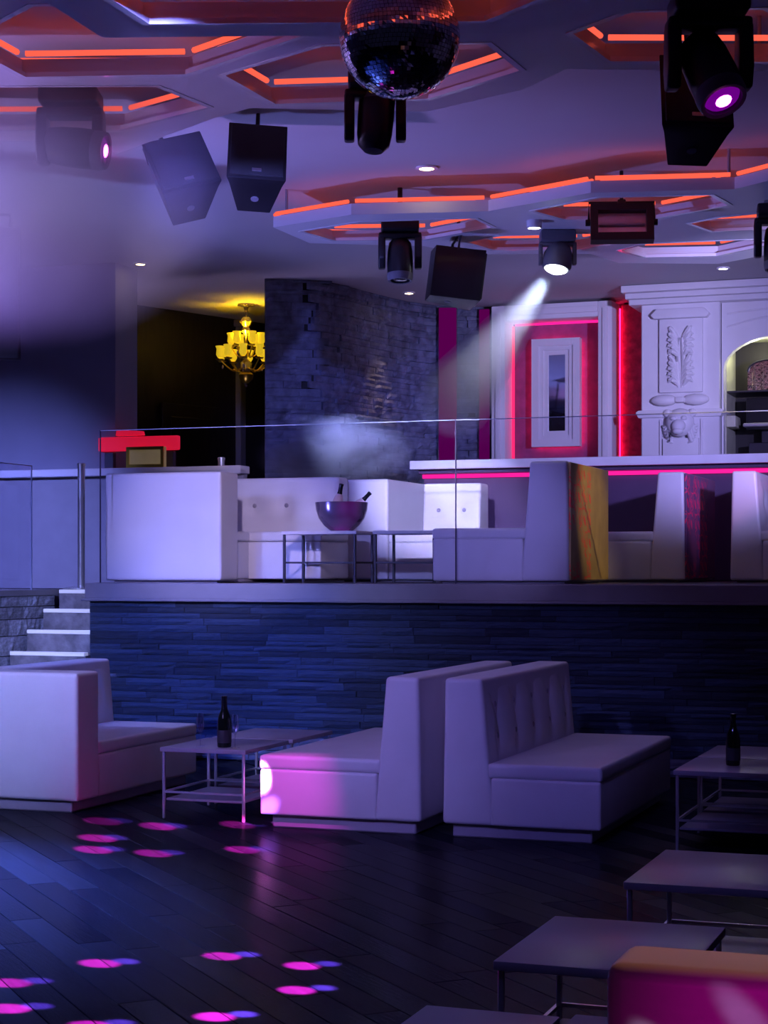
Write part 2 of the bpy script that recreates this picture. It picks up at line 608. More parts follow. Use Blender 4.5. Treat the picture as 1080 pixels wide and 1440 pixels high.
for n, (Y, x, y) in enumerate(cand):
    if n < 300 and Y < 99:
        o = bpy.data.objects.new('plank', rnd.choice(plank_me))
        COL.objects.link(o)
        o.parent = fl
        o.location = (x, y, 0)
        o.rotation_euler = (0, 0, R(45))
        o.scale = (1, PL, 1)
    else:
        t = box(-PW / 2 + 0.0025, PW / 2 - 0.0025, -PL / 2 + 0.002, PL / 2 - 0.002, -0.012, 0)
        t.transform(Matrix.Translation((x, y, 0)) @ Matrix.Rotation(R(45), 4, 'Z'))
        merge(rest, t)
o = obj('far_planks', rest, 'plank', fl, smooth=False)
o['kind'] = 'stuff'

# platform, its ledge and the stone front
struct('floor_platform', box(-7.67, 4, VS + 0.1, 23, 1.30, PZ), 'carpet')
struct('floor_landing', box(-13, -7.67, 14.62, 23, 1.25, 1.41), 'carpet')
struct('trim_1', rbox(-7.67, 4, VS - 0.02, VS + 0.12, 1.34, PZ, 0.012, 2), 'ledge2')
struct('trim_2', rbox(-7.69, 4, VS - 0.05, VS + 0.10, 1.325, 1.345, 0.006, 2), 'ledge2')
wf = struct('wall_stage', box(-7.66, 4, VS + 0.06, VS + 0.5, 0.0, 1.33), 'groove')


def stone_mesh(seed, depth=0.03):
    r = random.Random(seed)
    bm = new()
    # a split-faced slab, 1 x 1 in front, rough front towards -y
    nx, nz = 5, 2
    g = {}
    for i in range(nx + 1):
        for k in range(nz + 1):
            edge = i in (0, nx) or k in (0, nz)
            g[i, k] = bm.verts.new((i / nx - 0.5, -(depth * (0.55 if edge else 1.0) * r.uniform(0.5, 1.0)), k / nz - 0.5))
    for i in range(nx):
        for k in range(nz):
            bm.faces.new((g[i, k], g[i + 1, k], g[i + 1, k + 1], g[i, k + 1]))
    rim = [g[i, 0] for i in range(nx + 1)] + [g[nx, k] for k in range(1, nz + 1)] + [g[i, nz] for i in range(nx - 1, -1, -1)] + [g[0, k] for k in range(nz - 1, 0, -1)]
    back = [bm.verts.new((v.co.x, 0.03, v.co.z)) for v in rim]
    n = len(rim)
    for i in range(n):
        bm.faces.new((rim[i], back[i], back[(i + 1) % n], rim[(i + 1) % n]))
    return bm


slate = []
for k in range(10):
    me = mesh_of('stone', stone_mesh(k), False)
    f = rnd.uniform(0.55, 1.5)
    me.materials.append(mat('slate_%d' % k, (0.026 * f, 0.044 * f, 0.090 * f), rnd.uniform(0.42, 0.7), var=0.45, scale=6, bump=0.5, bscale=30, stretch=(1, 1, 4)))
    slate.append(me)


def rows(u0, u1, z0, z1, hlo, hhi, llo, lhi):
    out = []
    z = z0
    while z < z1 - 0.01:
        h = min(rnd.uniform(hlo, hhi), z1 - z)
        if z1 - z - h < hlo * 0.5:
            h = z1 - z
        u = u0
        while u < u1 - 0.01:
            l = rnd.uniform(llo, lhi)
            if u1 - u - l < llo * 0.5:
                l = u1 - u
            l = min(l, u1 - u)
            out.append((u, u + l, z, z + h))
            u += l
        z += h
    return out


pieces = rows(-7.65, -1.3, 0.0, 1.325, 0.036, 0.066, 0.26, 0.70)
pieces.sort(key=lambda p: -((p[1] - p[0]) * (p[3] - p[2])) * (1 if p[2] > 0.15 else 0.3))
rest = new()
for n, (u0, u1, z0, z1) in enumerate(pieces):
    if n < 300:
        o = bpy.data.objects.new('stone', rnd.choice(slate))
        COL.objects.link(o)
        o.parent = wf
        o.location = ((u0 + u1) / 2, VS + 0.05, (z0 + z1) / 2)
        o.scale = (u1 - u0 - 0.004, rnd.uniform(0.6, 1.5), z1 - z0 - 0.004)
    else:
        t = stone_mesh(n)
        t.transform(Matrix.Translation(((u0 + u1) / 2, VS + 0.05, (z0 + z1) / 2)) @ Matrix.Diagonal((u1 - u0 - 0.004, 1, z1 - z0 - 0.004, 1)))
        merge(rest, t)
for (u0, u1, z0, z1) in rows(-1.3, 4, 0.0, 1.325, 0.08, 0.12, 0.5, 0.9):
    t = stone_mesh(int(u0 * 91 + z0 * 57) % 97)
    t.transform(Matrix.Translation(((u0 + u1) / 2, VS + 0.05, (z0 + z1) / 2)) @ Matrix.Diagonal((u1 - u0 - 0.004, 1, z1 - z0 - 0.004, 1)))
    merge(rest, t)
o = obj('small_stones', rest, 'stone', wf, smooth=False)
o['kind'] = 'stuff'

# stairs let into the platform, left of the stone front
SU0, SU1 = -8.46, -7.67
st = thing('stairs', 'dark stone stairs with white lit nosings climbing to the platform', 'stairs', (0, 0, 0))
ys = [12.43 + 0.28 * i for i in range(8)]
zs = [0.16, 0.33, 0.51, 0.69, 0.873, 1.054, 1.235, 1.405]
for i, (y, z) in enumerate(zip(ys, zs)):
    stp = obj('step', rbox(SU0 + 0.03, SU1 - 0.002, y, 14.62 if i == 7 else y + 0.56, 0.0 if i == 0 else zs[i - 1] - 0.03, z - 0.022, 0.006, 1), 'stone2', st)
    obj('nosing', rbox(SU0 + 0.04, SU1 - 0.006, y - 0.02, y + 0.05, z - 0.03, z + 0.004, 0.005, 1), 'nosing', stp)
sw = struct('wall_stair', box(-9.2, SU0 - 0.03, 11.9, 14.40, 0.0, 1.36), 'groove')
fs_me = []
for k in range(6):
    me = mesh_of('stone', stone_mesh(40 + k, 0.045), False)
    me.materials.append(mat('fieldstone_%d' % k, tuple(c * (0.75 + 0.11 * k) for c in (0.34, 0.36, 0.42)), 0.7, var=0.4, scale=7, bump=0.6, bscale=25))
    fs_me.append(me)
for (u0, u1, z0, z1) in rows(11.9, 14.40, 0.55, 1.36, 0.11, 0.19, 0.16, 0.34):
    o = bpy.data.objects.new('stone', rnd.choice(fs_me))
    COL.objects.link(o)
    o.parent = sw
    o.rotation_euler = (0, 0, R(90))
    o.location = (SU0 - 0.03, (u0 + u1) / 2, (z0 + z1) / 2)
    o.scale = (u1 - u0 - 0.008, rnd.uniform(0.5, 1.0), z1 - z0 - 0.008)
struct('trim_3', box(-9.25, SU0 - 0.0, 11.9, 14.45, 1.36, 1.41), 'ledge')

# walls behind
struct('wall_left', box(-13, -12.8, 0.5, 23, 0, CZ), 'navy')
struct('wall_pier', box(-12.8, -8.42, 15.45, 15.9, 1.41, CZ), 'navy')
struct('wall_parapet', box(-12.8, -7.0, 15.36, 15.43, 1.41, 2.50), 'ledge')
struct('trim_4', rbox(-12.8, -6.98, 15.24, 15.45, 2.50, 2.575, 0.012, 2), 'panel')
wc = struct('wall_corridor', prism([(-9.75, 17.5), (-8.72, 20.15), (-8.9, 20.3), (-10.0, 17.5)], 'z', 1.41, CZ), 'dark')
struct('wall_corridor_end', box(-9.0, -6.5, 20.35, 20.55, 1.41, CZ), 'dark')
struct('wall_back', box(-6.6, 4, 19.85, 20.05, PZ, CZ), 'plum')
struct('wall_right', box(3.9, 4.05, 0.5, 20, 0, CZ), 'navy')

# curved stone wall
path = [(-7.45, 16.86), (-6.99, 17.16), (-6.86, 17.55), (-6.80, 17.95), (-6.72, 18.4), (-6.60, 18.85), (-6.42, 19.22), (-6.16, 19.48), (-5.80, 19.60)]
poly = path + [(-5.8, 19.84), (-6.9, 19.84), (-7.6, 17.2)]
wcv = struct('wall_curved', prism(poly, 'z', PZ, CZ), 'groove')


def pt_on(s):
    acc = 0
    for a, b in zip(path, path[1:]):
        l = math.dist(a, b)
        if s <= acc + l or b is path[-1]:
            t = (s - acc) / l
            return a[0] + (b[0] - a[0]) * t, a[1] + (b[1] - a[1]) * t, math.atan2(b[1] - a[1], b[0] - a[0])
        acc += l


plen = sum(math.dist(a, b) for a, b in zip(path, path[1:]))
rest = new()
for (u0, u1, z0, z1) in rows(0, plen, PZ, CZ, 0.045, 0.085, 0.16, 0.42):
    x, y, a = pt_on((u0 + u1) / 2)
    t = stone_mesh(rnd.randrange(999), 0.035)
    t.transform(Matrix.Translation((x + 0.028 * math.sin(a), y - 0.028 * math.cos(a), (z0 + z1) / 2)) @ Matrix.Rotation(a, 4, 'Z') @ Matrix.Diagonal((u1 - u0 - 0.003, rnd.uniform(0.4, 1.3), z1 - z0 - 0.003, 1)))
    merge(rest, t)
o = obj('small_stones', rest, 'stone', wcv, smooth=False)
o['kind'] = 'stuff'

# ceiling
struct('ceiling', box(-13, 4, 0.5, 23, CZ, CZ + 0.15), 'ceiling')

# ------------------------------------------------------------------ dropped hexagon panels with LED coves
def hex_panel(label, outer, holes, z, th, rim_led=False):
    t = thing('ceiling_panel', label, 'ceiling panel', (0, 0, z))
    obj('slab', holed_slab(outer, holes, 0, th), 'panel', t, smooth=False)
    for h in holes:
        # bright lip standing round the opening
        obj('lip', holed_slab(inset(h, -0.004), [inset(h, 0.035)], -0.004, 0.022), 'trim', t, smooth=False)
        ln = [(x, y, th + 0.035) for x, y in inset(h, -0.02)]
        for i in range(len(ln)):
            a, b = Vector(ln[i]), Vector(ln[(i + 1) % len(ln)])
            d = (b - a).normalized() * 0.03
            obj('led_tube', tube([a + d, b - d], 0.016, 6), 'led', t)
    if rim_led:
        n = len(outer)
        for i in range(n):
            a, b = Vector((*outer[i], th + 0.02)), Vector((*outer[(i + 1) % n], th + 0.02))
            d = (b - a).normalized() * 0.03
            obj('led_tube', tube([a + d, b - d], 0.016, 6), 'led', t)
    # hangers carry the panel from the ceiling
    cx, cy = sum(p[0] for p in outer) / len(outer), sum(p[1] for p in outer) / len(outer)
    for p in outer[::4]:
        q = (p[0] * 0.96 + cx * 0.04, p[1] * 0.96 + cy * 0.04)
        obj('hanger', cyl((*q, th - 0.01), (*q, CZ - z + 0.01), 0.012, seg=8), 'steel', t)
    return t


A_out = [(-7.6, 9.1), (-5.61, 9.91), (-5.58, 10.27), (-4.60, 9.66), (-4.30, 9.52), (-3.35, 9.95), (-2.69, 9.68), (-2.36, 9.36), (-1.30, 9.79), (-0.5, 9.95), (0.2, 9.2), (0.0, 7.0), (-3.3, 6.95), (-7.4, 6.9)]
A_h = [[(-4.17, 8.82), (-3.44, 8.48), (-2.60, 8.75), (-2.57, 9.30), (-3.24, 9.70), (-4.15, 9.49)],
       [(-6.44, 8.71), (-5.87, 8.44), (-4.57, 8.90), (-4.49, 9.42), (-5.24, 9.73), (-6.47, 9.31)],
       [(-5.18, 7.82), (-4.50, 7.40), (-3.56, 7.71), (-3.44, 8.32), (-4.33, 8.77), (-5.21, 8.50)],
       [(-2.20, 8.73), (-1.84, 8.48), (-1.19, 8.66), (-1.01, 9.21), (-1.28, 9.62), (-2.13, 9.30)]]
hex_panel('wide white dropped panel with red-lit hexagon openings behind the mirror ball', A_out, A_h, 4.30, 0.10)
B_out = [(-5.63, 12.91), (-4.87, 12.65), (-3.85, 12.88), (-2.97, 12.50), (-1.98, 12.73), (-1.67, 12.50), (-0.91, 12.61), (-0.76, 14.09), (-1.41, 15.45), (-2.12, 15.48), (-2.60, 15.80), (-3.42, 15.46), (-3.55, 14.92), (-3.85, 14.81), (-4.57, 14.59), (-4.77, 14.09), (-5.62, 13.64)]
B_h = [[(-5.50, 13.12), (-4.90, 12.91), (-4.00, 13.09), (-3.97, 13.49), (-4.65, 13.82), (-5.40, 13.60)],
       [(-3.55, 12.96), (-2.96, 12.66), (-2.15, 12.85), (-2.08, 13.27), (-2.70, 13.59), (-3.41, 13.39)],
       [(-4.40, 14.01), (-4.06, 13.84), (-3.22, 14.02), (-2.98, 14.40), (-3.59, 14.69), (-4.30, 14.47)],
       [(-2.53, 13.86), (-2.25, 13.69), (-1.71, 13.60), (-1.54, 13.95), (-1.86, 14.35), (-2.41, 14.28)],
       [(-3.30, 14.83), (-3.02, 14.59), (-2.13, 14.71), (-1.97, 14.97), (-2.54, 15.40), (-3.16, 15.25)]]
hex_panel('white honeycomb dropped panel edged in red light above the platform', B_out, B_h, 4.30, 0.085, True)
Z_out = [(-4.11, 6.88), (-4.14, 7.47), (-3.06, 7.82), (-2.24, 8.08), (-1.43, 7.86), (-1.24, 7.34), (-1.50, 6.51), (-3.12, 5.92), (-3.99, 6.34)]
Z_h = [[(-3.85, 6.93), (-3.86, 7.35), (-2.34, 7.86), (-1.99, 7.61), (-1.98, 6.77), (-3.31, 6.29)]]
hex_panel('single white hexagon ring hung lower than the other ceiling panels', Z_out, Z_h, 4.12, 0.10)

# ------------------------------------------------------------------ downlights
def downlight(label, x, y, m, r=0.05):
    t = thing('downlight', label, 'downlight', (x, y, CZ))
    obj('trim_ring', lathe([(r, -0.002), (r * 1.5, -0.002), (r * 1.55, -0.012), (r * 1.0, -0.016), (r, -0.002)], 20), 'trim', t)
    obj('lamp_face', cyl((0, 0, -0.010), (0, 0, -0.001), r, r * 0.9, 20), m, t)


downlight('round warm downlight in the plain ceiling between the two hexagon panels', -4.24, 12.58, 'warm', 0.055)
downlight('round warm downlight beside the navy pier, before the chandelier', -8.21, 15.57, 'warm', 0.045)
downlight('round warm downlight close to the curved stone wall', -6.34, 18.21, 'warm', 0.045)
downlight('small cold downlight above the carved white pilaster', -2.88, 17.78, 'cold', 0.045)
spot('stone_wall_downlight', (-6.42, 18.21, 4.55), (-6.62, 18.17, 2.0), 60, (1.0, 0.62, 0.35), 46, 0.9, 0.03)

# ------------------------------------------------------------------ sofas
def tufted(x_at, y0, y1, z0, z1, cols, nrow, t):
    """soft panel over the sloping front of a backrest; x_at(z) gives the face"""
    bm = new()
    ny, nz = max(8, int((y1 - y0) / 0.05)), max(6, int((z1 - z0) / 0.045))
    but = []
    for r in range(nrow):
        for c in range(cols):
            but.append((y0 + (c + 0.5) / cols * (y1 - y0), z0 + (z1 - z0) * (0.55 if nrow == 1 else 0.35 + 0.4 * r)))
    g = {}
    for i in range(ny + 1):
        for k in range(nz + 1):
            y = y0 + (y1 - y0) * i / ny
            z = z0 + (z1 - z0) * k / nz
            e = min(i, ny - i, 3) / 3 * min(k, nz - k, 3) / 3
            d = 0.034 * e
            for (by, bz) in but:
                q = math.hypot(y - by, z - bz)
                d -= 0.042 * math.exp(-(q / 0.075) ** 2)
                d -= 0.012 * math.exp(-((y - by) / 0.02) ** 2) * math.exp(-((z - bz) / 0.22) ** 2)
            g[i, k] = bm.verts.new((x_at(z) + d, y, z))
    for i in range(ny):
        for k in range(nz):
            bm.faces.new((g[i, k], g[i + 1, k], g[i + 1, k + 1], g[i, k + 1]))
    pn = obj('tufted_panel', bm, 'leather', t)
    me = None
    for (by, bz) in but:
        if me is None:
            me = mesh_of('button', ball((0, 0, 0), 0.021, 12, 8, (0.45, 1, 1)))
            me.materials.append(M['button'])
        o = obj('button', me, None, pn, loc=(x_at(bz) + 0.000, by, bz))
    return pn


def sofa(label, loc, rotz, D, L, H=0.95, bt=0.34, arm=0.0, cols=4, group=None, backmat=None, name='bench_sofa', tuft=True, hs=0.45, ph=0.085):
    t = thing(name, label, 'sofa', loc, rotz, group)
    if loc[2] > 1:
        ph = 0.025
    b0 = ph - 0.005
    obj('plinth', rbox(0.05, D - 0.07, 0.05, L - 0.05, 0, ph, min(0.008, ph / 3), 1), 'plinth', t)
    y0, y1 = 0, L
    if arm:
        y0 = arm
        obj('arm', rbox(0, D, 0, arm - 0.004, b0, H, 0.03, 4), 'leather', t)
    obj('seat_base', rbox(bt - 0.02, D - 0.006, y0, y1, b0, hs - 0.085, 0.02, 3), 'leather', t)
    obj('seat_cushion', rbox(bt - 0.04, D, y0, y1, hs - 0.088, hs, 0.028, 4), 'leather', t)
    b = prism([(0, b0), (0.015, H), (bt - 0.075, H), (bt, b0)], 'y', y0, y1)
    br = obj('backrest', bevel(b, 0.03, 4), 'leather', t)
    xa = lambda z: bt + (-0.075) * (z - 0.08) / (H - 0.08) - 0.004
    if tuft:
        tufted(xa, y0 + 0.03, y1 - 0.03, hs - 0.02, H - 0.05, cols, 1 if cols <= 3 else 2, t)
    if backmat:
        obj('back_reflection', rbox(-0.012, 0.01, y0 + 0.012, y1 - 0.012, b0 + 0.01, H - 0.012, 0.01, 2), backmat, t)  # thin sheet carrying the painted glass reflection
    return t


sofa('white leather bench sofa with tufted back, facing the table with a lone bottle', (-3.30, 10.08, 0), 0, 0.97, 2.12, 0.95, 0.32, cols=5)
sofa('white leather bench sofa caught by a magenta spot, facing the table with two flutes', (-3.43, 12.12, 0), R(180), 1.06, 2.05, 0.95, 0.30, cols=5)
sofa('white leather sofa with full-height arm standing below the stairs', (-6.80, 10.20, 0), 0, 0.96, 1.78, 0.92, 0.30, arm=0.30, cols=3)
sofa('white leather sofa lit pink and white on its back, before the low tables', (1.15, 2.86, 0), R(90), 0.80, 1.81, 0.95, 0.27, cols=4, tuft=False)

sofa('white bench sofa on the platform, gold and red glass reflections painted on its back', (-3.44, 15.10, PZ), R(180), 1.15, 1.35, 0.98, 0.40, cols=3, backmat='reflectgold')
sofa('white bench sofa on the platform, plum and crimson glass reflections painted on its back', (-2.84, 17.0, PZ), R(180), 0.95, 1.5, 0.97, 0.32, cols=3, backmat='reflectplum')
sofa('white bench sofa with rounded backrest, back to back with the one with painted plum reflections', (-2.46, 15.55, PZ), 0, 0.98, 1.5, 0.97, 0.30, cols=3)
sofa('white tufted sofa with broad arm between the bar and the wire tables', (-6.09, 16.72, PZ), R(-90), 1.30, 1.10, 0.95, 0.36, arm=0.52, cols=2)

# L-shaped corner sofa at the left end of the platform
cs = thing('corner_sofa', 'white L-shaped corner sofa behind the glass at the platform end', 'sofa', (-7.57, 13.70, PZ))
obj('plinth', rbox(0.06, 1.05, 0.06, 1.55, 0, 0.085, 0.008, 1), 'plinth', cs)
obj('arm', rbox(0, 1.11, 0, 0.36, 0.02, 0.95, 0.03, 4), 'leather', cs)
obj('seat_base', rbox(0.28, 1.74, 0.70, 1.36, 0.03, 0.36, 0.02, 3), 'leather', cs)
obj('seat_base', rbox(0.28, 1.06, 0.365, 0.695, 0.03, 0.36, 0.02, 3), 'leather', cs)
obj('seat_cushion', rbox(0.28, 1.75, 0.695, 1.36, 0.362, 0.45, 0.028, 4), 'leather', cs)
obj('seat_cushion', rbox(0.28, 1.07, 0.365, 0.692, 0.362, 0.45, 0.028, 4), 'leather', cs)
obj('backrest', bevel(prism([(0, 0.03), (0.015, 0.95), (0.24, 0.95), (0.30, 0.03)], 'y', 0.365, 1.65), 0.03, 4), 'leather', cs)
b2 = obj('backrest', bevel(prism([(1.32, 0.03), (1.38, 0.96), (1.63, 0.96), (1.65, 0.03)], 'x', 0.31, 1.64), 0.03, 4), 'leather', cs)
tp = tufted(lambda z: 0.0, 0.02, 1.30, 0.44, 0.92, 4, 1, cs)
tp.rotation_euler = (0, 0, R(-90))
tp.location = (0.32, 1.345, 0)

# ------------------------------------------------------------------ low tables
def low_table(label, loc, w, d, h=0.457, metal='chrome', top='table', group=None, shelf=True, r=0.009):
    t = thing('low_table', label, 'table', loc, 0, group)
    obj('tabletop', rbox(0, w, 0, d, h - 0.028, h, 0.005, 2), top, t)
    for x in (0.02, w - 0.02):
        for y in (0.02, d - 0.02):
            obj('leg', rbox(x - r, x + r, y - r, y + r, 0, h - 0.028, 0.003, 1), metal, t)
    f = new()
    for y in (0.02, d - 0.02):
        box(0.02 + r, w - 0.02 - r, y - r * 0.7, y + r * 0.7, 0.165, 0.165 + r * 1.4, f)
    for x in (0.02, w - 0.02):
        box(x - r * 0.7, x + r * 0.7, 0.02 + r, d - 0.02 - r, 0.165, 0.165 + r * 1.4, f)
    obj('rail', f, metal, t, smooth=False)
    if shelf:
        obj('shelf', rbox(0.03, w - 0.03, 0.03, d - 0.03, 0.115, 0.13, 0.004, 1), top, t)
    return t


low_table('low table with chrome legs carrying a dark bottle and two flutes', (-5.25, 10.22, 0), 0.60, 0.70)
low_table('low table with chrome legs pushed behind the table with two flutes', (-5.24, 10.97, 0), 0.60, 0.72)
low_table('low table with one dark bottle, beside the sofa by the stone wall', (-1.91, 10.05, 0), 0.62, 0.74)
low_table('low table pushed up behind the one with a single dark bottle', (-1.91, 10.83, 0), 0.62, 0.74)
low_table('bare low table standing alone between sofa and table pair', (-1.40, 6.40, 0), 0.62, 0.80)
low_table('bare low table half hidden behind the pink-lit sofa back', (-1.475, 4.98, 0), 0.56, 0.72)
low_table('bare low table just ahead of the pink-lit sofa', (-1.49, 3.72, 0), 0.36, 0.70)
low_table('narrow bare low table beside the one ahead of the pink-lit sofa', (-1.10, 3.76, 0), 0.36, 0.70)
low_table('dark wire-framed low table carrying the big ice bowl', (-5.98, 13.88, PZ), 0.68, 0.46, 0.44, 'frame_dark', 'leather', shelf=False, r=0.011)
low_table('dark wire-framed low table with nothing on it', (-5.20, 14.0, PZ), 0.56, 0.5, 0.44, 'frame_dark', 'leather', shelf=False, r=0.011)

# ------------------------------------------------------------------ bottles, flutes, ice bowl
def wine_bottle(label, loc, rot=(0, 0, 0), body='bottle', neck='foil', s=1.0, lab=True):
    t = thing('champagne_bottle', label, 'bottle', loc, rot)
    obj('body', lathe([(0, 0), (0.040 * s, 0.0), (0.044 * s, 0.01), (0.044 * s, 0.15 * s), (0.038 * s, 0.19 * s), (0.020 * s, 0.235 * s), (0.0165 * s, 0.25 * s), (0.015 * s, 0.29 * s), (0, 0.29 * s)], 20), body, t)
    obj('foil', lathe([(0, 0.233 * s), (0.0215 * s, 0.233 * s), (0.018 * s, 0.255 * s), (0.0165 * s, 0.295 * s), (0.0185 * s, 0.30 * s), (0.0185 * s, 0.315 * s), (0, 0.318 * s)], 16), neck, t)
    if lab:
        obj('paper_label', lathe([(0.0446 * s, 0.03), (0.0450 * s, 0.032), (0.0450 * s, 0.105 * s), (0.0446 * s, 0.107 * s)], 20), 'label', t)
    return t


def flute(label, loc):
    t = thing('champagne_flute', label, 'glass', loc)
    obj('bowl', lathe([(0.004, 0.085), (0.016, 0.10), (0.024, 0.13), (0.025, 0.165), (0.021, 0.215), (0.0195, 0.215), (0.0235, 0.165), (0.0225, 0.13), (0.014, 0.103), (0, 0.095)], 18), 'stemglass', t)
    obj('stem', lathe([(0.004, 0.004), (0.0032, 0.03), (0.0032, 0.07), (0.0045, 0.088)], 10), 'stemglass', t)
    obj('foot', lathe([(0, 0), (0.030, 0), (0.030, 0.002), (0.006, 0.006), (0, 0.006)], 20), 'stemglass', t)


wine_bottle('dark champagne bottle between two flutes on the low table', (-4.86, 10.36, 0.457), s=1.04)
flute('empty champagne flute standing apart from the bottle on the low table', (-5.03, 10.36, 0.457))
flute('champagne flute touching close beside the dark bottle', (-4.77, 10.33, 0.457))
wine_bottle('dark bottle alone on the low table by the stone wall', (-1.63, 10.42, 0.457), s=0.95)

IB = (-5.52, 14.11, PZ + 0.44)
ib = thing('ice_bowl', 'big smoky round ice bowl holding two pale bottles', 'bowl', IB)
prof = [(0.0, 0.0), (0.085, 0.0), (0.095, 0.006), (0.15, 0.05), (0.195, 0.11), (0.218, 0.18), (0.226, 0.245), (0.221, 0.247), (0.212, 0.18), (0.188, 0.112), (0.145, 0.056), (0.09, 0.014), (0.0, 0.012)]
obj('bowl_shell', lathe(prof, 36), 'bowl', ib)
ice = new()
for i in range(46):
    a, q = rnd.uniform(0, 2 * PI), rnd.uniform(0, 0.15)
    t = bevel(box(-0.018, 0.018, -0.018, 0.018, -0.018, 0.018), 0.004, 1)
    t.transform(Matrix.Translation((math.cos(a) * q, math.sin(a) * q, 0.135 + rnd.uniform(0, 0.03))) @ Matrix.Rotation(rnd.uniform(0, 3), 4, 'X') @ Matrix.Rotation(rnd.uniform(0, 3), 4, 'Z'))
    merge(ice, t)
o = tag(obj('ice_cubes', ice, 'stemglass'), 'clear ice cubes heaped in the big bowl', 'ice')
o.location = IB
o['kind'] = 'stuff'
wine_bottle('pale pink bottle with dark neck leaning gently in the ice bowl', (IB[0] - 0.09, IB[1] + 0.05, IB[2] + 0.085), (R(4), R(14), 0), 'rose', 'foil', 1.05, False)
wine_bottle('pale pink bottle with dark neck leaning steeply in the ice bowl', (IB[0] + 0.045, IB[1] - 0.03, IB[2] + 0.105), (R(0), R(46), R(0)), 'rose', 'foil', 1.0, False)

# ------------------------------------------------------------------ glass balustrades and chrome posts
def glass_panel(label, p0, p1, z0, h, group=None):
    p0, p1 = Vector((*p0, z0)), Vector((*p1, z0))
    L = (p1 - p0).length
    a = math.atan2(p1.y - p0.y, p1.x - p0.x)
    t = thing('glass_panel', label, 'glass panel', p0, a, group)
    obj('pane', box(0, L, -0.006, 0.006, 0, h), 'glass', t, smooth=False)
    obj('top_edge', box(0, L, -0.0062, 0.0062, h, h + 0.006), 'glassedge', t, smooth=False)
    obj('side_edge', box(-0.008, 0, -0.0062, 0.0062, 0, h + 0.006), 'glassjoint', t, smooth=False)
    return t


glass_panel('frameless glass balustrade panel before the corner sofa', (-7.55, VS + 0.05), (-4.345, VS + 0.05), PZ, 1.31)
glass_panel('frameless glass balustrade panel before the sofa with painted gold reflections', (-4.33, VS + 0.05), (-1.2, VS + 0.05), PZ, 1.31)
gp = glass_panel('glass balustrade panel on top of the stair side wall', (-8.50, 12.0), (-8.50, 14.02), 1.41, 1.12)
obj('lit_edge', box(2.02, 2.03, -0.0062, 0.0062, 0, 1.126), 'glassedge', gp, smooth=False)


def stanchion(label, x, y, z, h):
    t = thing('chrome_post', label, 'post', (x, y, z))
    obj('base', lathe([(0, 0), (0.17, 0), (0.17, 0.012), (0.13, 0.022), (0.05, 0.034), (0, 0.036)], 28), 'chrome', t)
    obj('pole', lathe([(0, 0.03), (0.034, 0.03), (0.034, h - 0.03), (0, h - 0.03)], 24), 'chrome', t)
    obj('cap', lathe([(0, h - 0.03), (0.039, h - 0.03), (0.039, h - 0.006), (0.03, h), (0, h)], 24), 'chrome', t)


stanchion('tall chrome post on a round base at the stair head', -8.27, 14.52, 1.41, 1.17)
stanchion('chrome post standing behind the corner sofa', -7.36, 15.62, PZ, 1.2)

# ------------------------------------------------------------------ corridor: chandelier, column, built glass reflections
CH = (-8.36, 18.40)
ch = thing('chandelier', 'gilded many-armed chandelier with yellow glass shades', 'chandelier', (CH[0], CH[1], CZ))
obj('ceiling_rose', lathe([(0, 0), (0.10, 0), (0.10, -0.015), (0.03, -0.03), (0.02, -0.07), (0.03, -0.09), (0, -0.09)], 20), 'crystal', ch)
obj('stem', lathe([(0, -0.08), (0.012, -0.08), (0.012, -0.13), (0.05, -0.15), (0.075, -0.20), (0.03, -0.26), (0.055, -0.30), (0.015, -0.36), (0.015, -0.62), (0.06, -0.66), (0.075, -0.74), (0.02, -0.80), (0, -0.81)], 16), 'crystal', ch)
obj('bottom_bowl', lathe([(0.0, -0.90), (0.03, -0.895), (0.075, -0.85), (0.085, -0.80), (0.06, -0.775), (0.02, -0.77)], 18), 'gold', ch)
obj('finial', ball((0, 0, -0.925), 0.018, 10, 8), 'crystal', ch)
arm_me = shade_me = None
for tier, (n, rad, zz) in enumerate(((10, 0.30, -0.63), (6, 0.17, -0.47))):
    for k in range(n):
        a = 2 * PI * k / n + 0.3 * tier
        ca, sa = math.cos(a), math.sin(a)
        pts = []
        for q in range(9):
            s = q / 8
            pts.append((ca * rad * s, sa * rad * s, zz - 0.03 - 0.13 * math.sin(PI * s) * (1 - 0.4 * s) + 0.02 * s))
        am = obj('arm', tube(pts, 0.008, 6), 'gold', ch)
        obj('drip_pan', lathe([(0, 0), (0.038, 0.0), (0.05, 0.012), (0.012, 0.016), (0, 0.016)], 12, (ca * rad, sa * rad, zz - 0.015)), 'gold', am)
        obj('shade', lathe([(0.024, 0.0), (0.044, 0.035), (0.038, 0.10), (0.052, 0.13), (0.048, 0.134), (0.033, 0.10), (0.038, 0.035), (0.0, 0.004)], 14, (ca * rad, sa * rad, zz + 0.012)), 'shade', ch)
        if k % 2 == 0:
            obj('crystal_drop', ball((ca * rad * 0.9, sa * rad * 0.9, zz - 0.09), 0.014, 8, 6, (1, 1, 1.8)), 'crystal', ch)
spot('chandelier_lamp', (CH[0], CH[1] - 0.12, CZ - 0.42), (CH[0], CH[1] - 0.12, CZ), 42, (1.0, 0.58, 0.01), 140, 0.8, 0.05)

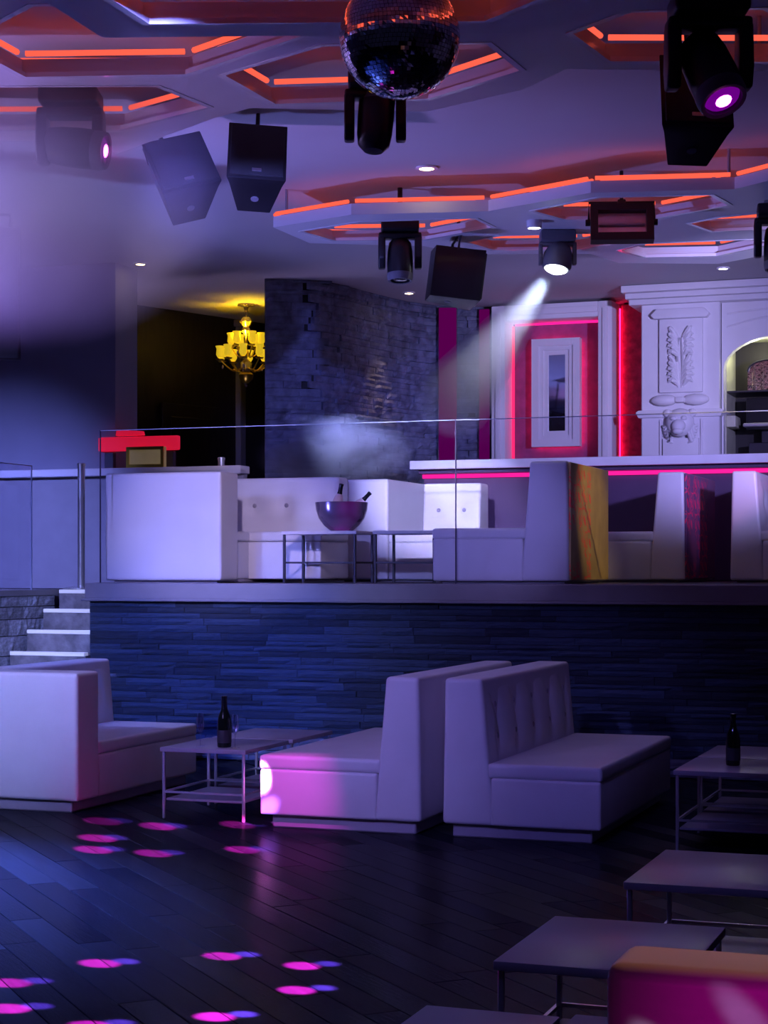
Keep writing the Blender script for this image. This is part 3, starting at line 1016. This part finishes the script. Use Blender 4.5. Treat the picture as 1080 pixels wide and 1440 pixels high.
t = thing('corridor_column', 'slim blue-lit square column under the chandelier', 'column', (-9.0, 19.55, 1.41))
obj('shaft', rbox(-0.08, 0.08, -0.08, 0.08, 0.08, 3.10, 0.01, 1), 'ledge', t)
obj('base', rbox(-0.12, 0.12, -0.12, 0.12, 0, 0.08, 0.01, 1), 'ledge', t)
obj('cap', rbox(-0.11, 0.11, -0.11, 0.11, 3.10, 3.185, 0.01, 1), 'ledge', t)
t = thing('corridor_door', 'dark brown panelled door in the corridor wall', 'door', (-9.24, 18.72, 1.41), R(68.8))
obj('leaf', rbox(-0.45, 0.45, -0.05, 0.0, 0, 2.1, 0.006, 1), 'dark', t)
for zz in (0.15, 1.15):
    obj('panel', rbox(-0.33, 0.33, -0.062, -0.045, zz, zz + 0.8, 0.008, 1), 'dark', t)
obj('handle', cyl((0.36, -0.07, 1.0), (0.36, -0.07, 1.14), 0.012, seg=8), 'steel', t)

ct = thing('reception_counter', 'dark reception counter behind the parapet', 'counter', (-9.6, 16.1, 1.41))
obj('body', rbox(0, 2.0, 0, 0.5, 0, 1.08, 0.01, 1), 'dark', ct)
obj('worktop', rbox(-0.03, 2.03, -0.04, 0.54, 1.08, 1.12, 0.008, 1), 'ledge', ct)
lp = thing('red_reflection', 'red glass reflection built as a long glowing bar on the parapet rail', 'reflection', (-8.00, 15.40, 2.575))  # glowing shape standing in for a red reflection in the glass
for x in (-0.45, 0.2):
    obj('foot', rbox(x - 0.05, x + 0.05, -0.03, 0.03, 0, 0.16, 0.006, 1), 'frame_dark', lp)
obj('glow_face', rbox(-0.57, 0.30, -0.03, 0.03, 0.17, 0.31, 0.02, 2), 'redreflect', lp)
obj('reflection_crown', bevel(prism([(-0.38, 0.32), (-0.08, 0.32), (-0.09, 0.36), (-0.37, 0.38)], 'y', -0.025, 0.025), 0.006, 2), 'redreflect', lp)
lb = thing('yellow_reflection', 'yellow glass reflection built as a pale box before the red reflection', 'box', (-8.00, 15.30, 2.575))  # solid stand-in for a yellow reflection in the glass
obj('body', rbox(-0.20, 0.20, -0.03, 0.03, 0, 0.20, 0.008, 1), 'yellowreflect', lb)
obj('reflection_frame', holed_slab([(-0.20, 0.0), (0.20, 0.0), (0.20, 0.20), (-0.20, 0.20)], [[(-0.17, 0.03), (0.17, 0.03), (0.17, 0.17), (-0.17, 0.17)]], 0, 0.012), 'gold', lb, rot=(R(90), 0, 0), loc=(0, -0.03, 0), smooth=False)

# ------------------------------------------------------------------ bar, mirror niche, carved pilaster, back bar
bc = thing('bar_counter', 'long lavender bar counter with pink light under its top', 'bar', (-5.92, 17.35, PZ))
obj('body', rbox(0, 6.0, 0.12, 0.7, 0, 1.10, 0.01, 1), 'bar', bc)
obj('worktop', rbox(-0.08, 6.1, -0.10, 0.78, 1.14, 1.23, 0.012, 2), 'bartop', bc)
obj('fascia', rbox(-0.02, 6.05, 0.02, 0.72, 1.10, 1.14, 0.004, 1), 'bar', bc)
obj('led_strip', box(0.0, 6.0, 0.075, 0.115, 1.055, 1.095), 'ledmag', bc, smooth=False)

mp = thing('mirror_niche', 'white moulded frame round a plum niche holding the mirror', 'wall panel', (-5.74, 19.62, PZ))
W, H0, H1 = 1.39, 1.10, 3.09
obj('back_board', box(0.1, W - 0.1, 0.05, 0.1, H0 - 0.1, H1), 'plum', mp, smooth=False)
for nm, (x0, x1, z0, z1) in (('stile', (0, 0.16, H0 - 0.3, H1)), ('stile', (W - 0.16, W, H0 - 0.3, H1)), ('head_rail', (0.16, W - 0.16, H1 - 0.17, H1)), ('sill_rail', (0.16, W - 0.16, H0 - 0.3, H0 + 0.16))):
    p = obj(nm, rbox(x0, x1, -0.30, 0.08, z0, z1, 0.012, 2), 'white', mp)
    if nm == 'stile':
        obj('bead', rbox(x0 + 0.05, x1 - 0.05, -0.325, -0.29, z0 + 0.05, z1 - 0.08, 0.01, 2), 'white', p)
    elif nm == 'head_rail':
        obj('bead', rbox(x0, x1, -0.325, -0.29, z0 + 0.05, z1 - 0.05, 0.01, 2), 'white', p)
obj('led_strip', box(0.165, 0.185, -0.02, 0.02, H0 + 0.16, H1 - 0.2), 'ledpink', mp, smooth=False)
obj('led_strip', box(0.2, W - 0.2, -0.02, 0.02, H1 - 0.195, H1 - 0.175), 'ledmag', mp, smooth=False)

wm = thing('wall_mirror', 'tall narrow mirror in a stepped white frame, glowing red behind', 'mirror', (-5.04, 19.60, 2.98))
mw, mh = 0.28, 1.22


def fr(a, b, y0, y1):
    bm = new()
    o_ = [(-a, 0 + (mw - a)), (a, 0 + (mw - a)), (a, mh - (mw - a)), (-a, mh - (mw - a))]
    i_ = [(-b, (mw - b)), (b, (mw - b)), (b, mh - (mw - b)), (-b, mh - (mw - b))]
    s = holed_slab(o_, [i_], 0, y1 - y0)
    s.transform(Matrix.Translation((0, y1, 0)) @ Matrix.Rotation(R(90), 4, 'X'))
    return s


obj('outer_frame', fr(0.28, 0.20, -0.10, 0.0), 'white', wm, smooth=False)
obj('middle_frame', fr(0.205, 0.15, -0.075, 0.0), 'white', wm, smooth=False)
obj('inner_frame', fr(0.155, 0.10, -0.055, 0.0), 'white', wm, smooth=False)
obj('mirror_glass', box(-0.105, 0.105, -0.03, -0.015, 0.17, mh - 0.17), 'mirror', wm, smooth=False)
for (x0, x1, z0, z1) in ((-0.26, -0.23, 0.03, mh - 0.03), (0.23, 0.26, 0.03, mh - 0.03), (-0.23, 0.23, mh - 0.06, mh - 0.03), (-0.23, 0.23, 0.03, 0.06)):
    obj('led_strip', box(x0, x1, 0.004, 0.03, z0, z1), 'ledhalo', wm, smooth=False)

rw = thing('red_wall_panel', 'narrow crimson velvet panel between mirror niche and pilaster', 'wall panel', (-4.34, 19.72, PZ))
obj('board', rbox(0, 0.62, 0.02, 0.1, 1.0, 3.10, 0.01, 1), 'redwall', rw)
obj('led_strip', box(-0.035, -0.005, -0.015, 0.015, 1.1, 3.05), 'ledhalo', rw, smooth=False)
for (x, y, lab) in ((-6.22, 19.20, 'soft magenta light on the curved stone wall, built as a glowing band'), (-5.86, 19.46, 'soft magenta light between stone wall and niche frame, built as a glowing band')):
    t = thing('wall_glow_band', lab, 'light on wall', (x, y, PZ), R(20) if x < -6 else 0)  # light falling on the wall, built as a glowing band
    w = 0.10 if x < -6 else 0.06
    obj('glow_face', rbox(-w, w, -0.03, 0.0, 0.9, 3.08, 0.008, 1), 'wallglow', t)
    obj('backplate', rbox(-w - 0.01, w + 0.01, 0.0, 0.02, 0.88, 3.09, 0.004, 1), 'frame_dark', t)

# carved pilaster
pl = thing('carved_pilaster', 'white carved pilaster with leaf plaque and lion mask', 'pilaster', (-3.90, 18.72, PZ))
obj('shaft', rbox(0, 0.83, 0.0, 0.5, 0, 3.02, 0.01, 1), 'white', pl)
obj('plaque', rbox(0.20, 0.66, -0.05, 0.01, 1.98, 2.76, 0.015, 2), 'white', pl)
obj('plaque_cap', bevel(prism([(0.15, 2.76), (0.71, 2.76), (0.74, 2.80), (0.68, 2.86), (0.18, 2.86), (0.12, 2.80)], 'y', -0.10, 0.01), 0.01, 2), 'white', pl)
lf = new()
for sgn in (-1, 1):
    for row in range(2):
        base = Vector((0.43, -0.055, 2.05 + row * 0.30))
        for k in range(5):
            t0 = k / 4
            p0 = base + Vector((sgn * 0.02, 0, 0.05 * k))
            p3 = p0 + Vector((sgn * (0.13 - 0.05 * abs(t0 - 0.4)), 0, 0.07 + 0.05 * t0 - 0.03 * (1 - t0)))
            p1 = p0 + Vector((sgn * 0.06, -0.03, 0.07))
            tube([p0, (p0 + p1) / 2, p1, (p1 + p3) / 2 + Vector((0, -0.012, 0.012)), p3], [0.012, 0.026, 0.031, 0.026, 0.010], 7, lf)
    tube([(0.43 + sgn * 0.02, -0.05, 2.03), (0.43 + sgn * 0.035, -0.065, 2.3), (0.43 + sgn * 0.03, -0.065, 2.55), (0.43 + sgn * 0.09, -0.06, 2.64), (0.43 + sgn * 0.13, -0.05, 2.58)], [0.018, 0.024, 0.024, 0.020, 0.014], 7, lf)
obj('leaf_carving', lf, 'white', pl)
for sgn in (-1, 1):
    obj('scroll', tube([(0.43 + sgn * q, -0.06, 1.90) for q in (0.04, 0.08, 0.15, 0.22, 0.27, 0.30)], [0.025, 0.05, 0.062, 0.058, 0.042, 0.02], 14), 'white', pl)
obj('scroll_tie', rbox(0.38, 0.48, -0.12, 0.0, 1.87, 1.93, 0.02, 2), 'white', pl)
obj('shelf_moulding', bevel(prism([(-0.02, 1.72), (0.85, 1.72), (0.88, 1.78), (0.85, 1.80), (-0.02, 1.80), (-0.05, 1.78)], 'y', -0.06, 0.52), 0.008, 2), 'white', pl)
ln = new()
ball((0.43, -0.08, 1.66), 0.15, 16, 12, (1.0, 0.6, 1.0), ln)
ball((0.43, -0.17, 1.62), 0.075, 14, 10, (1.0, 0.8, 0.9), ln)
ball((0.43, -0.20, 1.56), 0.05, 12, 8, (1.2, 0.8, 0.7), ln)
for sgn in (-1, 1):
    ball((0.43 + sgn * 0.055, -0.16, 1.70), 0.035, 10, 8, (1, 0.8, 0.7), ln)
    ball((0.43 + sgn * 0.13, -0.08, 1.76), 0.045, 10, 8, (1, 0.6, 1), ln)
    for k in range(6):
        a = R(200 - 50 * k)
        tube([(0.43 + sgn * 0.10 * abs(math.cos(a * 0.4)), -0.10, 1.66 + 0.12 * math.sin(a)), (0.43 + sgn * (0.17 - 0.01 * k), -0.06, 1.62 - 0.03 * k), (0.43 + sgn * (0.12 - 0.015 * k), -0.03, 1.50 - 0.015 * k)], [0.025, 0.03, 0.01], 7, ln)
obj('lion_mask', ln, 'white', pl)
obj('lower_shaft', rbox(0.24, 0.62, -0.06, 0.01, 0.0, 1.50, 0.012, 2), 'white', pl)
for x in (0.20, 0.635):
    obj('flute_bead', rbox(x, x + 0.025, -0.025, 0.01, 0.1, 1.7, 0.008, 2), 'white', pl)

cn = thing('cornice', 'stepped white cornice running over pilaster and arch', 'cornice', (-4.0, 18.55, 4.40))
for i, (y, z0, z1) in enumerate(((0.10, 0.0, 0.06), (0.05, 0.06, 0.12), (-0.02, 0.12, 0.195))):
    obj('moulding', rbox(-0.02 - 0.03 * i, 3.5, y, 0.68, z0, z1, 0.012, 2), 'white', cn)
# arch wall right of the pilaster
aw = thing('back_bar_arch', 'white arched back bar surround next to the carved pilaster', 'back bar', (-3.06, 18.80, PZ))
top, cxx, rad = 2.94, 0.62, 0.60
prf = [(0, 1.2), (0.02, 1.2), (0.02, 2.22)]
for k in range(17):
    a = PI - PI * k / 16
    prf.append((cxx + rad * math.cos(a), 2.22 + 0.34 * math.sin(a)))
prf += [(1.22, 1.2), (1.5, 1.2), (1.5, top), (0, top)]
obj('arch_face', prism(prf, 'y', 0, 0.12), 'white', aw, smooth=False)
for zz, r2 in ((2.66, 0.10), (2.80, 0.04)):
    pts = [(0.06 + 1.12 * k / 12, -0.008, zz + r2 * math.sin(PI * k / 12)) for k in range(13)]
    obj('arch_bead', tube(pts, 0.012, 6), 'white', aw)
obj('side_jamb', rbox(0.0, 0.03, 0.12, 0.75, 1.2, 2.55, 0.006, 1), 'cream', aw)
obj('back_board', box(0, 1.5, 0.75, 0.8, 1.0, 2.94), 'dark', aw, smooth=False)
obj('jamb_bracket', bevel(prism([(0.1, 1.62), (0.45, 1.62), (0.45, 1.70), (0.42, 1.74), (0.1, 1.74)], 'x', 0.03, 0.13), 0.01, 2), 'cream', aw)
obj('glass_shelf', rbox(0.03, 1.5, 0.15, 0.72, 1.985, 2.005, 0.004, 1), 'frame_dark', aw)
obj('soffit', box(0.02, 1.22, 0.12, 0.75, 2.58, 2.62), 'cream', aw, smooth=False)
for i in range(4):
    obj('bottle_step', rbox(0.12 + 0.12 * i, 1.5, 0.18 + 0.10 * i, 0.72, 1.2 + 0.13 * i - (0.13 if i else 0.13), 1.33 + 0.13 * i, 0.006, 1), 'frame_dark', aw)
point('back_bar_lamp', (-2.72, 19.05, 3.92), 5, (0.95, 0.95, 0.7), 0.05)
sd = thing('silver_dome', 'hammered silver domed cabinet on the back bar shelf', 'cabinet', (-2.62, 19.12, PZ + 2.005))
pts = [(-0.20, 0), (0.20, 0), (0.20, 0.20)] + [(0.20 * math.cos(R(a)), 0.20 + 0.12 * math.sin(R(a))) for a in range(15, 180, 15)] + [(-0.20, 0.20)]
obj('shell', prism(pts, 'y', -0.12, 0.18), 'silver', sd)
obj('rim', tube([(p[0], -0.125, p[1]) for p in pts[2:]] , 0.012, 6), 'frame_dark', sd)
for k in range(4):
    obj('rib', rbox(-0.15 + 0.09 * k, -0.12 + 0.09 * k, -0.135, -0.118, 0.01, 0.27, 0.006, 1), 'silver', sd)
cm = thing('coffee_machine', 'dark glossy machine on the lower back bar shelf', 'machine', (-2.58, 19.10, PZ + 1.59))
obj('body', rbox(-0.26, 0.26, -0.08, 0.2, 0, 0.34, 0.02, 2), 'black', cm)
obj('drip_tray', rbox(-0.28, 0.28, -0.16, 0.0, 0.03, 0.07, 0.01, 1), 'chrome', cm)
obj('spout', cyl((0, -0.10, 0.14), (0, -0.10, 0.24), 0.02, seg=10), 'chrome', cm)

# ------------------------------------------------------------------ stage lights and loudspeakers
def moving_head(label, loc, rotz, tilt, s=1.0, lens='lensdark', drop=0.0):
    if not drop:
        drop = CZ - loc[2]
    """loc = underside of the ceiling clamp; hangs down"""
    t = thing('moving_head_light', label, 'stage light', loc, rotz)
    t.scale = (s, s, s)
    if drop:
        obj('hanging_pole', cyl((0, 0, 0), (0, 0, drop / s), 0.02, seg=10), 'black', t)
    obj('base', rbox(-0.15, 0.15, -0.12, 0.12, -0.09, 0, 0.02, 3), 'black', t)
    obj('clamp', rbox(-0.10, 0.10, -0.03, 0.03, 0, 0.035, 0.008, 2), 'steel', t)
    yk = obj('yoke', rbox(-0.17, 0.17, -0.06, 0.06, -0.145, -0.095, 0.02, 3), 'black', t)
    for sg in (-1, 1):
        b = prism([(-0.055, -0.12), (0.055, -0.12), (0.075, -0.30), (0.04, -0.38), (-0.04, -0.38), (-0.075, -0.30)], 'x', min(sg * 0.115, sg * 0.172), max(sg * 0.115, sg * 0.172))
        obj('yoke_arm', bevel(b, 0.015, 3), 'black', t)
    hd = obj('head', lathe([(0, 0.155), (0.055, 0.15), (0.088, 0.115), (0.098, 0.05), (0.102, -0.05), (0.100, -0.15), (0.090, -0.185), (0.078, -0.185), (0.078, -0.16), (0, -0.16)], 24), 'black', t, loc=(0, 0, -0.29), rot=tilt)
    obj('lens', lathe([(0, -0.188), (0.04, -0.184), (0.07, -0.172), (0.076, -0.162), (0, -0.161)], 20), 'lensviolet' if lens == 'lensmag' else lens, hd)
    if lens == 'lensmag':
        obj('lamp_core', ball((0, 0, -0.184), 0.034, 12, 8, (1, 1, 0.3)), 'lensmag', hd)
    obj('lens_ring', lathe([(0.078, -0.186), (0.094, -0.188), (0.102, -0.16), (0.102, -0.13)], 24), 'grey', hd)
    return t


def head_at(px_loc):
    return px_loc


moving_head('black moving-head light hanging just behind the mirror ball', (-3.26, 8.82, 4.22), R(20), (R(172), R(4), 0), 0.95)
moving_head('black moving-head light with glowing violet lens over the bare tables', (-1.28, 7.52, 4.02), R(20), (R(-28), R(-16), 0), 1.05, 'lensmag')
moving_head('black moving-head light lost in smoke, magenta lens glowing', (-5.32, 9.22, 4.42), R(20), (R(-8), R(-82), 0), 1.15, 'lensmag')
moving_head('black moving-head light under the honeycomb panel, nose down', (-4.67, 13.20, 4.34), R(20), (R(-6), 0, 0), 1.0)
moving_head('black moving-head light past the flood light on the honeycomb panel', (-1.74, 13.2, 4.26), R(10), (R(-6), 0, 0), 1.0)

BEAM0 = Vector((-3.56, 13.80, 4.01))
BEAM1 = Vector((-5.36, 16.72, 3.26))
bt_ = thing('beam_spotlight', 'glaring white spotlight throwing a beam across the platform', 'stage light', (-3.56, 13.84, 4.30), R(20))
obj('base', rbox(-0.14, 0.14, -0.11, 0.11, -0.09, 0, 0.02, 2), 'grey', bt_)
obj('yoke', rbox(-0.15, 0.15, -0.04, 0.04, -0.12, -0.09, 0.01, 2), 'grey', bt_)
for sg in (-1, 1):
    obj('yoke_arm', rbox(sg * 0.135 - 0.015, sg * 0.135 + 0.015, -0.04, 0.04, -0.27, -0.10, 0.008, 2), 'grey', bt_)
obj('head', lathe([(0, 0.14), (0.08, 0.13), (0.115, 0.05), (0.12, -0.05), (0.105, -0.08), (0, -0.075)], 24), 'grey', bt_, loc=(0, 0, -0.23), rot=(R(-12), R(10), 0))
obj('lens', lathe([(0, -0.115), (0.05, -0.105), (0.085, -0.085), (0.095, -0.075), (0, -0.074)], 20), 'lenswhite', bt_, loc=(0, 0, -0.23), rot=(R(-12), R(10), 0))

fd = thing('flood_light', 'wide rectangular flood light in a black frame under the honeycomb panel', 'stage light', (-2.90, 13.20, 4.38), (0, 0, R(16)))
obj('bracket', tube([(-0.245, 0, -0.16), (-0.245, 0, -0.02), (0.245, 0, -0.02), (0.245, 0, -0.16)], 0.010, 6), 'black', fd)
obj('clamp', rbox(-0.03, 0.03, -0.03, 0.03, -0.05, 0.0, 0.006, 1), 'black', fd)
obj('hanging_pole', cyl((0, 0, -0.01), (0, 0, 0.22), 0.014, seg=10), 'black', fd)
hs_ = obj('housing', holed_slab([(-0.235, -0.145), (0.235, -0.145), (0.235, 0.145), (-0.235, 0.145)], [[(-0.18, -0.085), (0.18, -0.085), (0.18, 0.095), (-0.18, 0.095)]], 0, 0.09), 'black', fd, loc=(0, -0.02, -0.20), rot=(R(78), 0, 0), smooth=False)
obj('reflector', box(-0.185, 0.185, -0.09, 0.10, 0.004, 0.02), 'reflector', hs_, smooth=False)
obj('lamp_tube', cyl((-0.17, 0.0, 0.04), (0.17, 0.0, 0.04), 0.012, seg=10), 'panel', hs_)
for sg in (-1, 1):
    obj('knob', cyl((sg * 0.235, 0, -0.17), (sg * 0.27, 0, -0.17), 0.025, seg=12), 'black', fd)
ss = thing('small_spot', 'small bright cold spot set beside the flood light', 'spotlight', (-3.62, 13.35, 4.30))
obj('housing', lathe([(0, 0), (0.06, 0), (0.06, -0.05), (0.05, -0.06), (0.045, -0.045), (0, -0.04)], 16), 'trim', ss)
obj('lamp_face', cyl((0, 0, -0.055), (0, 0, -0.045), 0.046, seg=16), 'cold', ss)


def speaker(label, loc, rot, w=0.46, h=0.56, d=0.36, drop=0.3, s=1.0):
    """trapezoid cabinet, front towards local -y, hung from a U bracket"""
    drop = (CZ - loc[2]) / math.cos(rot[0]) - h / 2 - 0.09 + 0.02
    t = thing('loudspeaker', label, 'loudspeaker', loc, rot)
    t.scale = (s, s, s)
    pl_ = [(-w / 2, -d / 2), (w / 2, -d / 2), (w / 2 - 0.02, -d / 2 + 0.06), (w * 0.28, d / 2), (-w * 0.28, d / 2), (-w / 2 + 0.02, -d / 2 + 0.06)]
    obj('cabinet', bevel(prism(pl_, 'z', -h / 2, h / 2), 0.008, 2), 'black', t)
    obj('grille', rbox(-w / 2 + 0.02, w / 2 - 0.02, -d / 2 - 0.014, -d / 2 + 0.002, -h / 2 + 0.02, h / 2 - 0.02, 0.01, 2), 'black2', t)
    obj('badge', rbox(-0.03, 0.03, -d / 2 - 0.018, -d / 2 - 0.012, -h / 2 + 0.05, -h / 2 + 0.075, 0.002, 1), 'steel', t)
    obj('bracket', tube([(-w * 0.36, 0.02, h / 2 - 0.02), (-w * 0.36, 0.02, h / 2 + 0.10), (w * 0.36, 0.02, h / 2 + 0.10), (w * 0.36, 0.02, h / 2 - 0.02)], 0.012, 6), 'frame_dark', t)
    obj('hanger', cyl((0, 0.02, h / 2 + 0.09), (0, 0.02, h / 2 + 0.09 + drop), 0.014, seg=8), 'frame_dark', t)
    obj('pole_socket', cyl((0, 0.03, -h / 2 - 0.006), (0, 0.03, -h / 2 + 0.002), 0.025, seg=14), 'grey', t)
    return t


speaker('black loudspeaker half veiled in smoke, tilted towards the floor', (-5.18, 10.37, 4.12), (R(-28), R(-16), R(38)), 0.40, 0.42, 0.36, 0.12)
speaker('black loudspeaker hanging clear beside the smoke-veiled one', (-4.71, 10.52, 4.19), (R(-26), R(3), R(26)), 0.38, 0.44, 0.34, 0.08)
speaker('black loudspeaker behind the violet-lensed moving head', (-1.62, 9.00, 3.92), (R(-24), R(2), R(20)), 0.36, 0.44, 0.32, 0.25)
speaker('black loudspeaker hanging below the honeycomb panel over the platform', (-4.42, 13.82, 3.98), (R(8), R(4), R(120)), 0.40, 0.42, 0.40, 0.12)
speaker('large loudspeaker hanging before the navy pier beside the smoke', (-7.25, 11.25, 3.62), (R(8), 0, R(30)), 0.6, 0.95, 0.5, 0.55)

# mirror ball
mb = thing('mirror_ball', 'mirror-tiled disco ball hanging over the dance floor', 'mirror ball', (-2.67, 7.54, 3.99))
bb = new()
rad = 0.272
rowsN = 46
for i in range(rowsN):
    t0, t1 = PI * i / rowsN, PI * (i + 1) / rowsN
    tm = (t0 + t1) / 2
    n = max(4, int(round(2 * PI * math.sin(tm) / (PI / rowsN))))
    for k in range(n):
        a0, a1 = 2 * PI * (k + 0.05) / n, 2 * PI * (k + 0.95) / n
        tt0, tt1 = t0 + 0.05 * (t1 - t0), t1 - 0.05 * (t1 - t0)
        jit = Vector((rnd.gauss(0, 1), rnd.gauss(0, 1), rnd.gauss(0, 1))) * 0.0006
        vs = []
        for (tt, aa) in ((tt0, a0), (tt1, a0), (tt1, a1), (tt0, a1)):
            p = Vector((math.sin(tt) * math.cos(aa), math.sin(tt) * math.sin(aa), math.cos(tt))) * rad
            vs.append(bb.verts.new(p + jit * rnd.uniform(-1, 1)))
        bb.faces.new(vs)
o = obj('mirror_tiles', bb, 'ball', mb, smooth=False)
o['kind'] = 'stuff'
obj('core', ball((0, 0, 0), rad - 0.003, 32, 20), 'black', mb)
obj('cap', lathe([(0, 0.29), (0.03, 0.29), (0.035, 0.262), (0, 0.262)], 14), 'chrome', mb)
obj('rope', cyl((0, 0, 0.28), (0, 0, 0.61), 0.006, seg=8), 'steel', mb)

# ------------------------------------------------------------------ coloured beams, then fills added for sofa backs and smoke
SRC_A = (0.6, 5.2, 4.3)
SRC_B = (-5.05, 9.05, 3.95)
marks = [(-5.53, 9.98, .5), (-5.21, 9.34, 1), (-5.02, 8.95, 1), (-5.10, 9.90, 1), (-4.64, 8.95, 1), (-4.22, 9.24, .9), (-4.66, 10.13, .5),
         (-3.55, 6.38, 1), (-3.14, 6.67, 1), (-2.76, 6.62, 1), (-2.62, 6.23, 1), (-3.71, 5.96, 1), (-3.50, 5.61, 1), (-2.74, 5.76, 1.4), (-3.10, 5.50, 1)]
for i, (x, y, f) in enumerate(marks):
    s_ = SRC_A
    spot('pink_gobo_beam', s_, (x, y, 0), 110000 * f, (1.0, 0.02, 0.45), 1.45, 0.6, 0.01)
    spot('violet_gobo_beam', s_, (x + 0.08, y + 0.07, 0), 55000 * f, (0.30, 0.10, 1.0), 1.1, 0.9, 0.01)
spot('magenta_sofa_beam', (-4.9, 6.6, 4.2), (-4.47, 10.1, 0.28), 28000, (1.0, 0.22, 0.95), 1.7, 0.6, 0.01)
spot('magenta_sofa_wash', (-4.9, 6.6, 4.2), (-4.25, 10.1, 0.2), 900, (1.0, 0.02, 0.85), 8, 1.0, 0.02)
spot('white_sofa_back_beam', (-1.20, 2.52, 1.50), (-0.56, 2.86, 0.80), 110, (0.85, 0.6, 1.0), 4.6, 0.9, 0.01)
spot('violet_sofa_back_beam', (-1.05, 2.52, 1.55), (-0.45, 2.86, 0.90), 16, (0.6, 0.4, 1.0), 4, 0.9, 0.01)
spot('pink_sofa_back_wash', (-0.9, 1.0, 0.9), (-0.2, 2.86, 0.8), 26, (1.0, 0.0, 0.60), 30, 1.0, 0.05)
spot('amber_sofa_top_beam', (0.9, 4.6, 3.8), (-0.35, 3.0, 0.95), 110, (1.0, 0.36, 0.12), 22, 0.9, 0.05)
spot('amber_reflection_fill', (-0.4, 12.2, 4.25), (-3.44, 14.6, 1.95), 420, (1.0, 0.72, 0.30), 17, 0.8, 0.03)  # added to brighten the gold reflection painted on the sofa back
spot('crimson_reflection_fill', (-0.2, 13.0, 4.25), (-2.84, 16.0, 2.0), 170, (1.0, 0.25, 0.40), 11, 0.8, 0.03)  # added likewise for the plum and crimson back
spot('violet_smoke_fill', (-8.3, 8.3, 4.2), (-5.4, 9.0, 3.55), 1900, (0.36, 0.26, 1.0), 30, 0.9, 0.05)  # added so the upper smoke shows, no fixture
spot('blue_smoke_fill', (-7.2, 15.9, 4.4), (-5.9, 16.4, 2.6), 750, (0.40, 0.46, 1.0), 40, 0.9, 0.05)  # added over the platform smoke, no fixture
spot('magenta_bowl_beam', (-3.0, 11.5, 4.2), (-5.45, 14.0, 2.05), 700, (1.0, 0.03, 0.9), 4, 0.9, 0.01)
bs = spot('white_beam_lamp', BEAM0, BEAM1, 1500, (0.62, 0.68, 1.0), 13, 0.5, 0.06)
bs.location = BEAM0 + (BEAM1 - BEAM0).normalized() * 0.14

# ------------------------------------------------------------------ smoke, lit by the lamps above
def puff(label, loc, size, m, seed=0):
    bm = ball((0, 0, 0), 0.5, 20, 14)
    o = tag(obj('smoke_cloud', bm, m), label, 'smoke')
    o.location = loc
    o.scale = size
    o['kind'] = 'stuff'
    return o


M['smoke1'] = volume_mat('smoke_upper', (0.78, 0.72, 1.0), 2.8, 2.0, 0.30, 0.70)
M['smoke2'] = volume_mat('smoke_platform', (0.8, 0.82, 1.0), 9.0, 3.0, 0.40, 0.65)
bd = (BEAM1 - BEAM0)
bml = bd.length
o = tag(obj('beam_haze', cyl((0, 0, -0.16), (0, 0, -bml), 0.09, 0.40, 24), None), 'pale haze lit along the white spotlight beam', 'haze')
vm = bpy.data.materials.new('beam_haze')
vm.use_nodes = True
vm.node_tree.nodes.remove(vm.node_tree.nodes['Principled BSDF'])
vsn = vm.node_tree.nodes.new('ShaderNodeVolumeScatter')
vsn.inputs['Density'].default_value = 0.6
vsn.inputs['Color'].default_value = (0.85, 0.88, 1, 1)
vm.node_tree.links.new(vsn.outputs[0], vm.node_tree.nodes['Material Output'].inputs['Volume'])
o.data.materials.append(vm)
o.location = BEAM0
aim(o, BEAM1)
o['kind'] = 'stuff'
puff('violet smoke rolling round the moving head and loudspeaker', (-5.5, 8.95, 3.80), (2.7, 2.0, 1.9), M['smoke1'])
puff('pale blue smoke drifting behind the glass at the stone wall', (-6.42, 16.15, 2.74), (1.7, 0.7, 0.8), M['smoke2'])
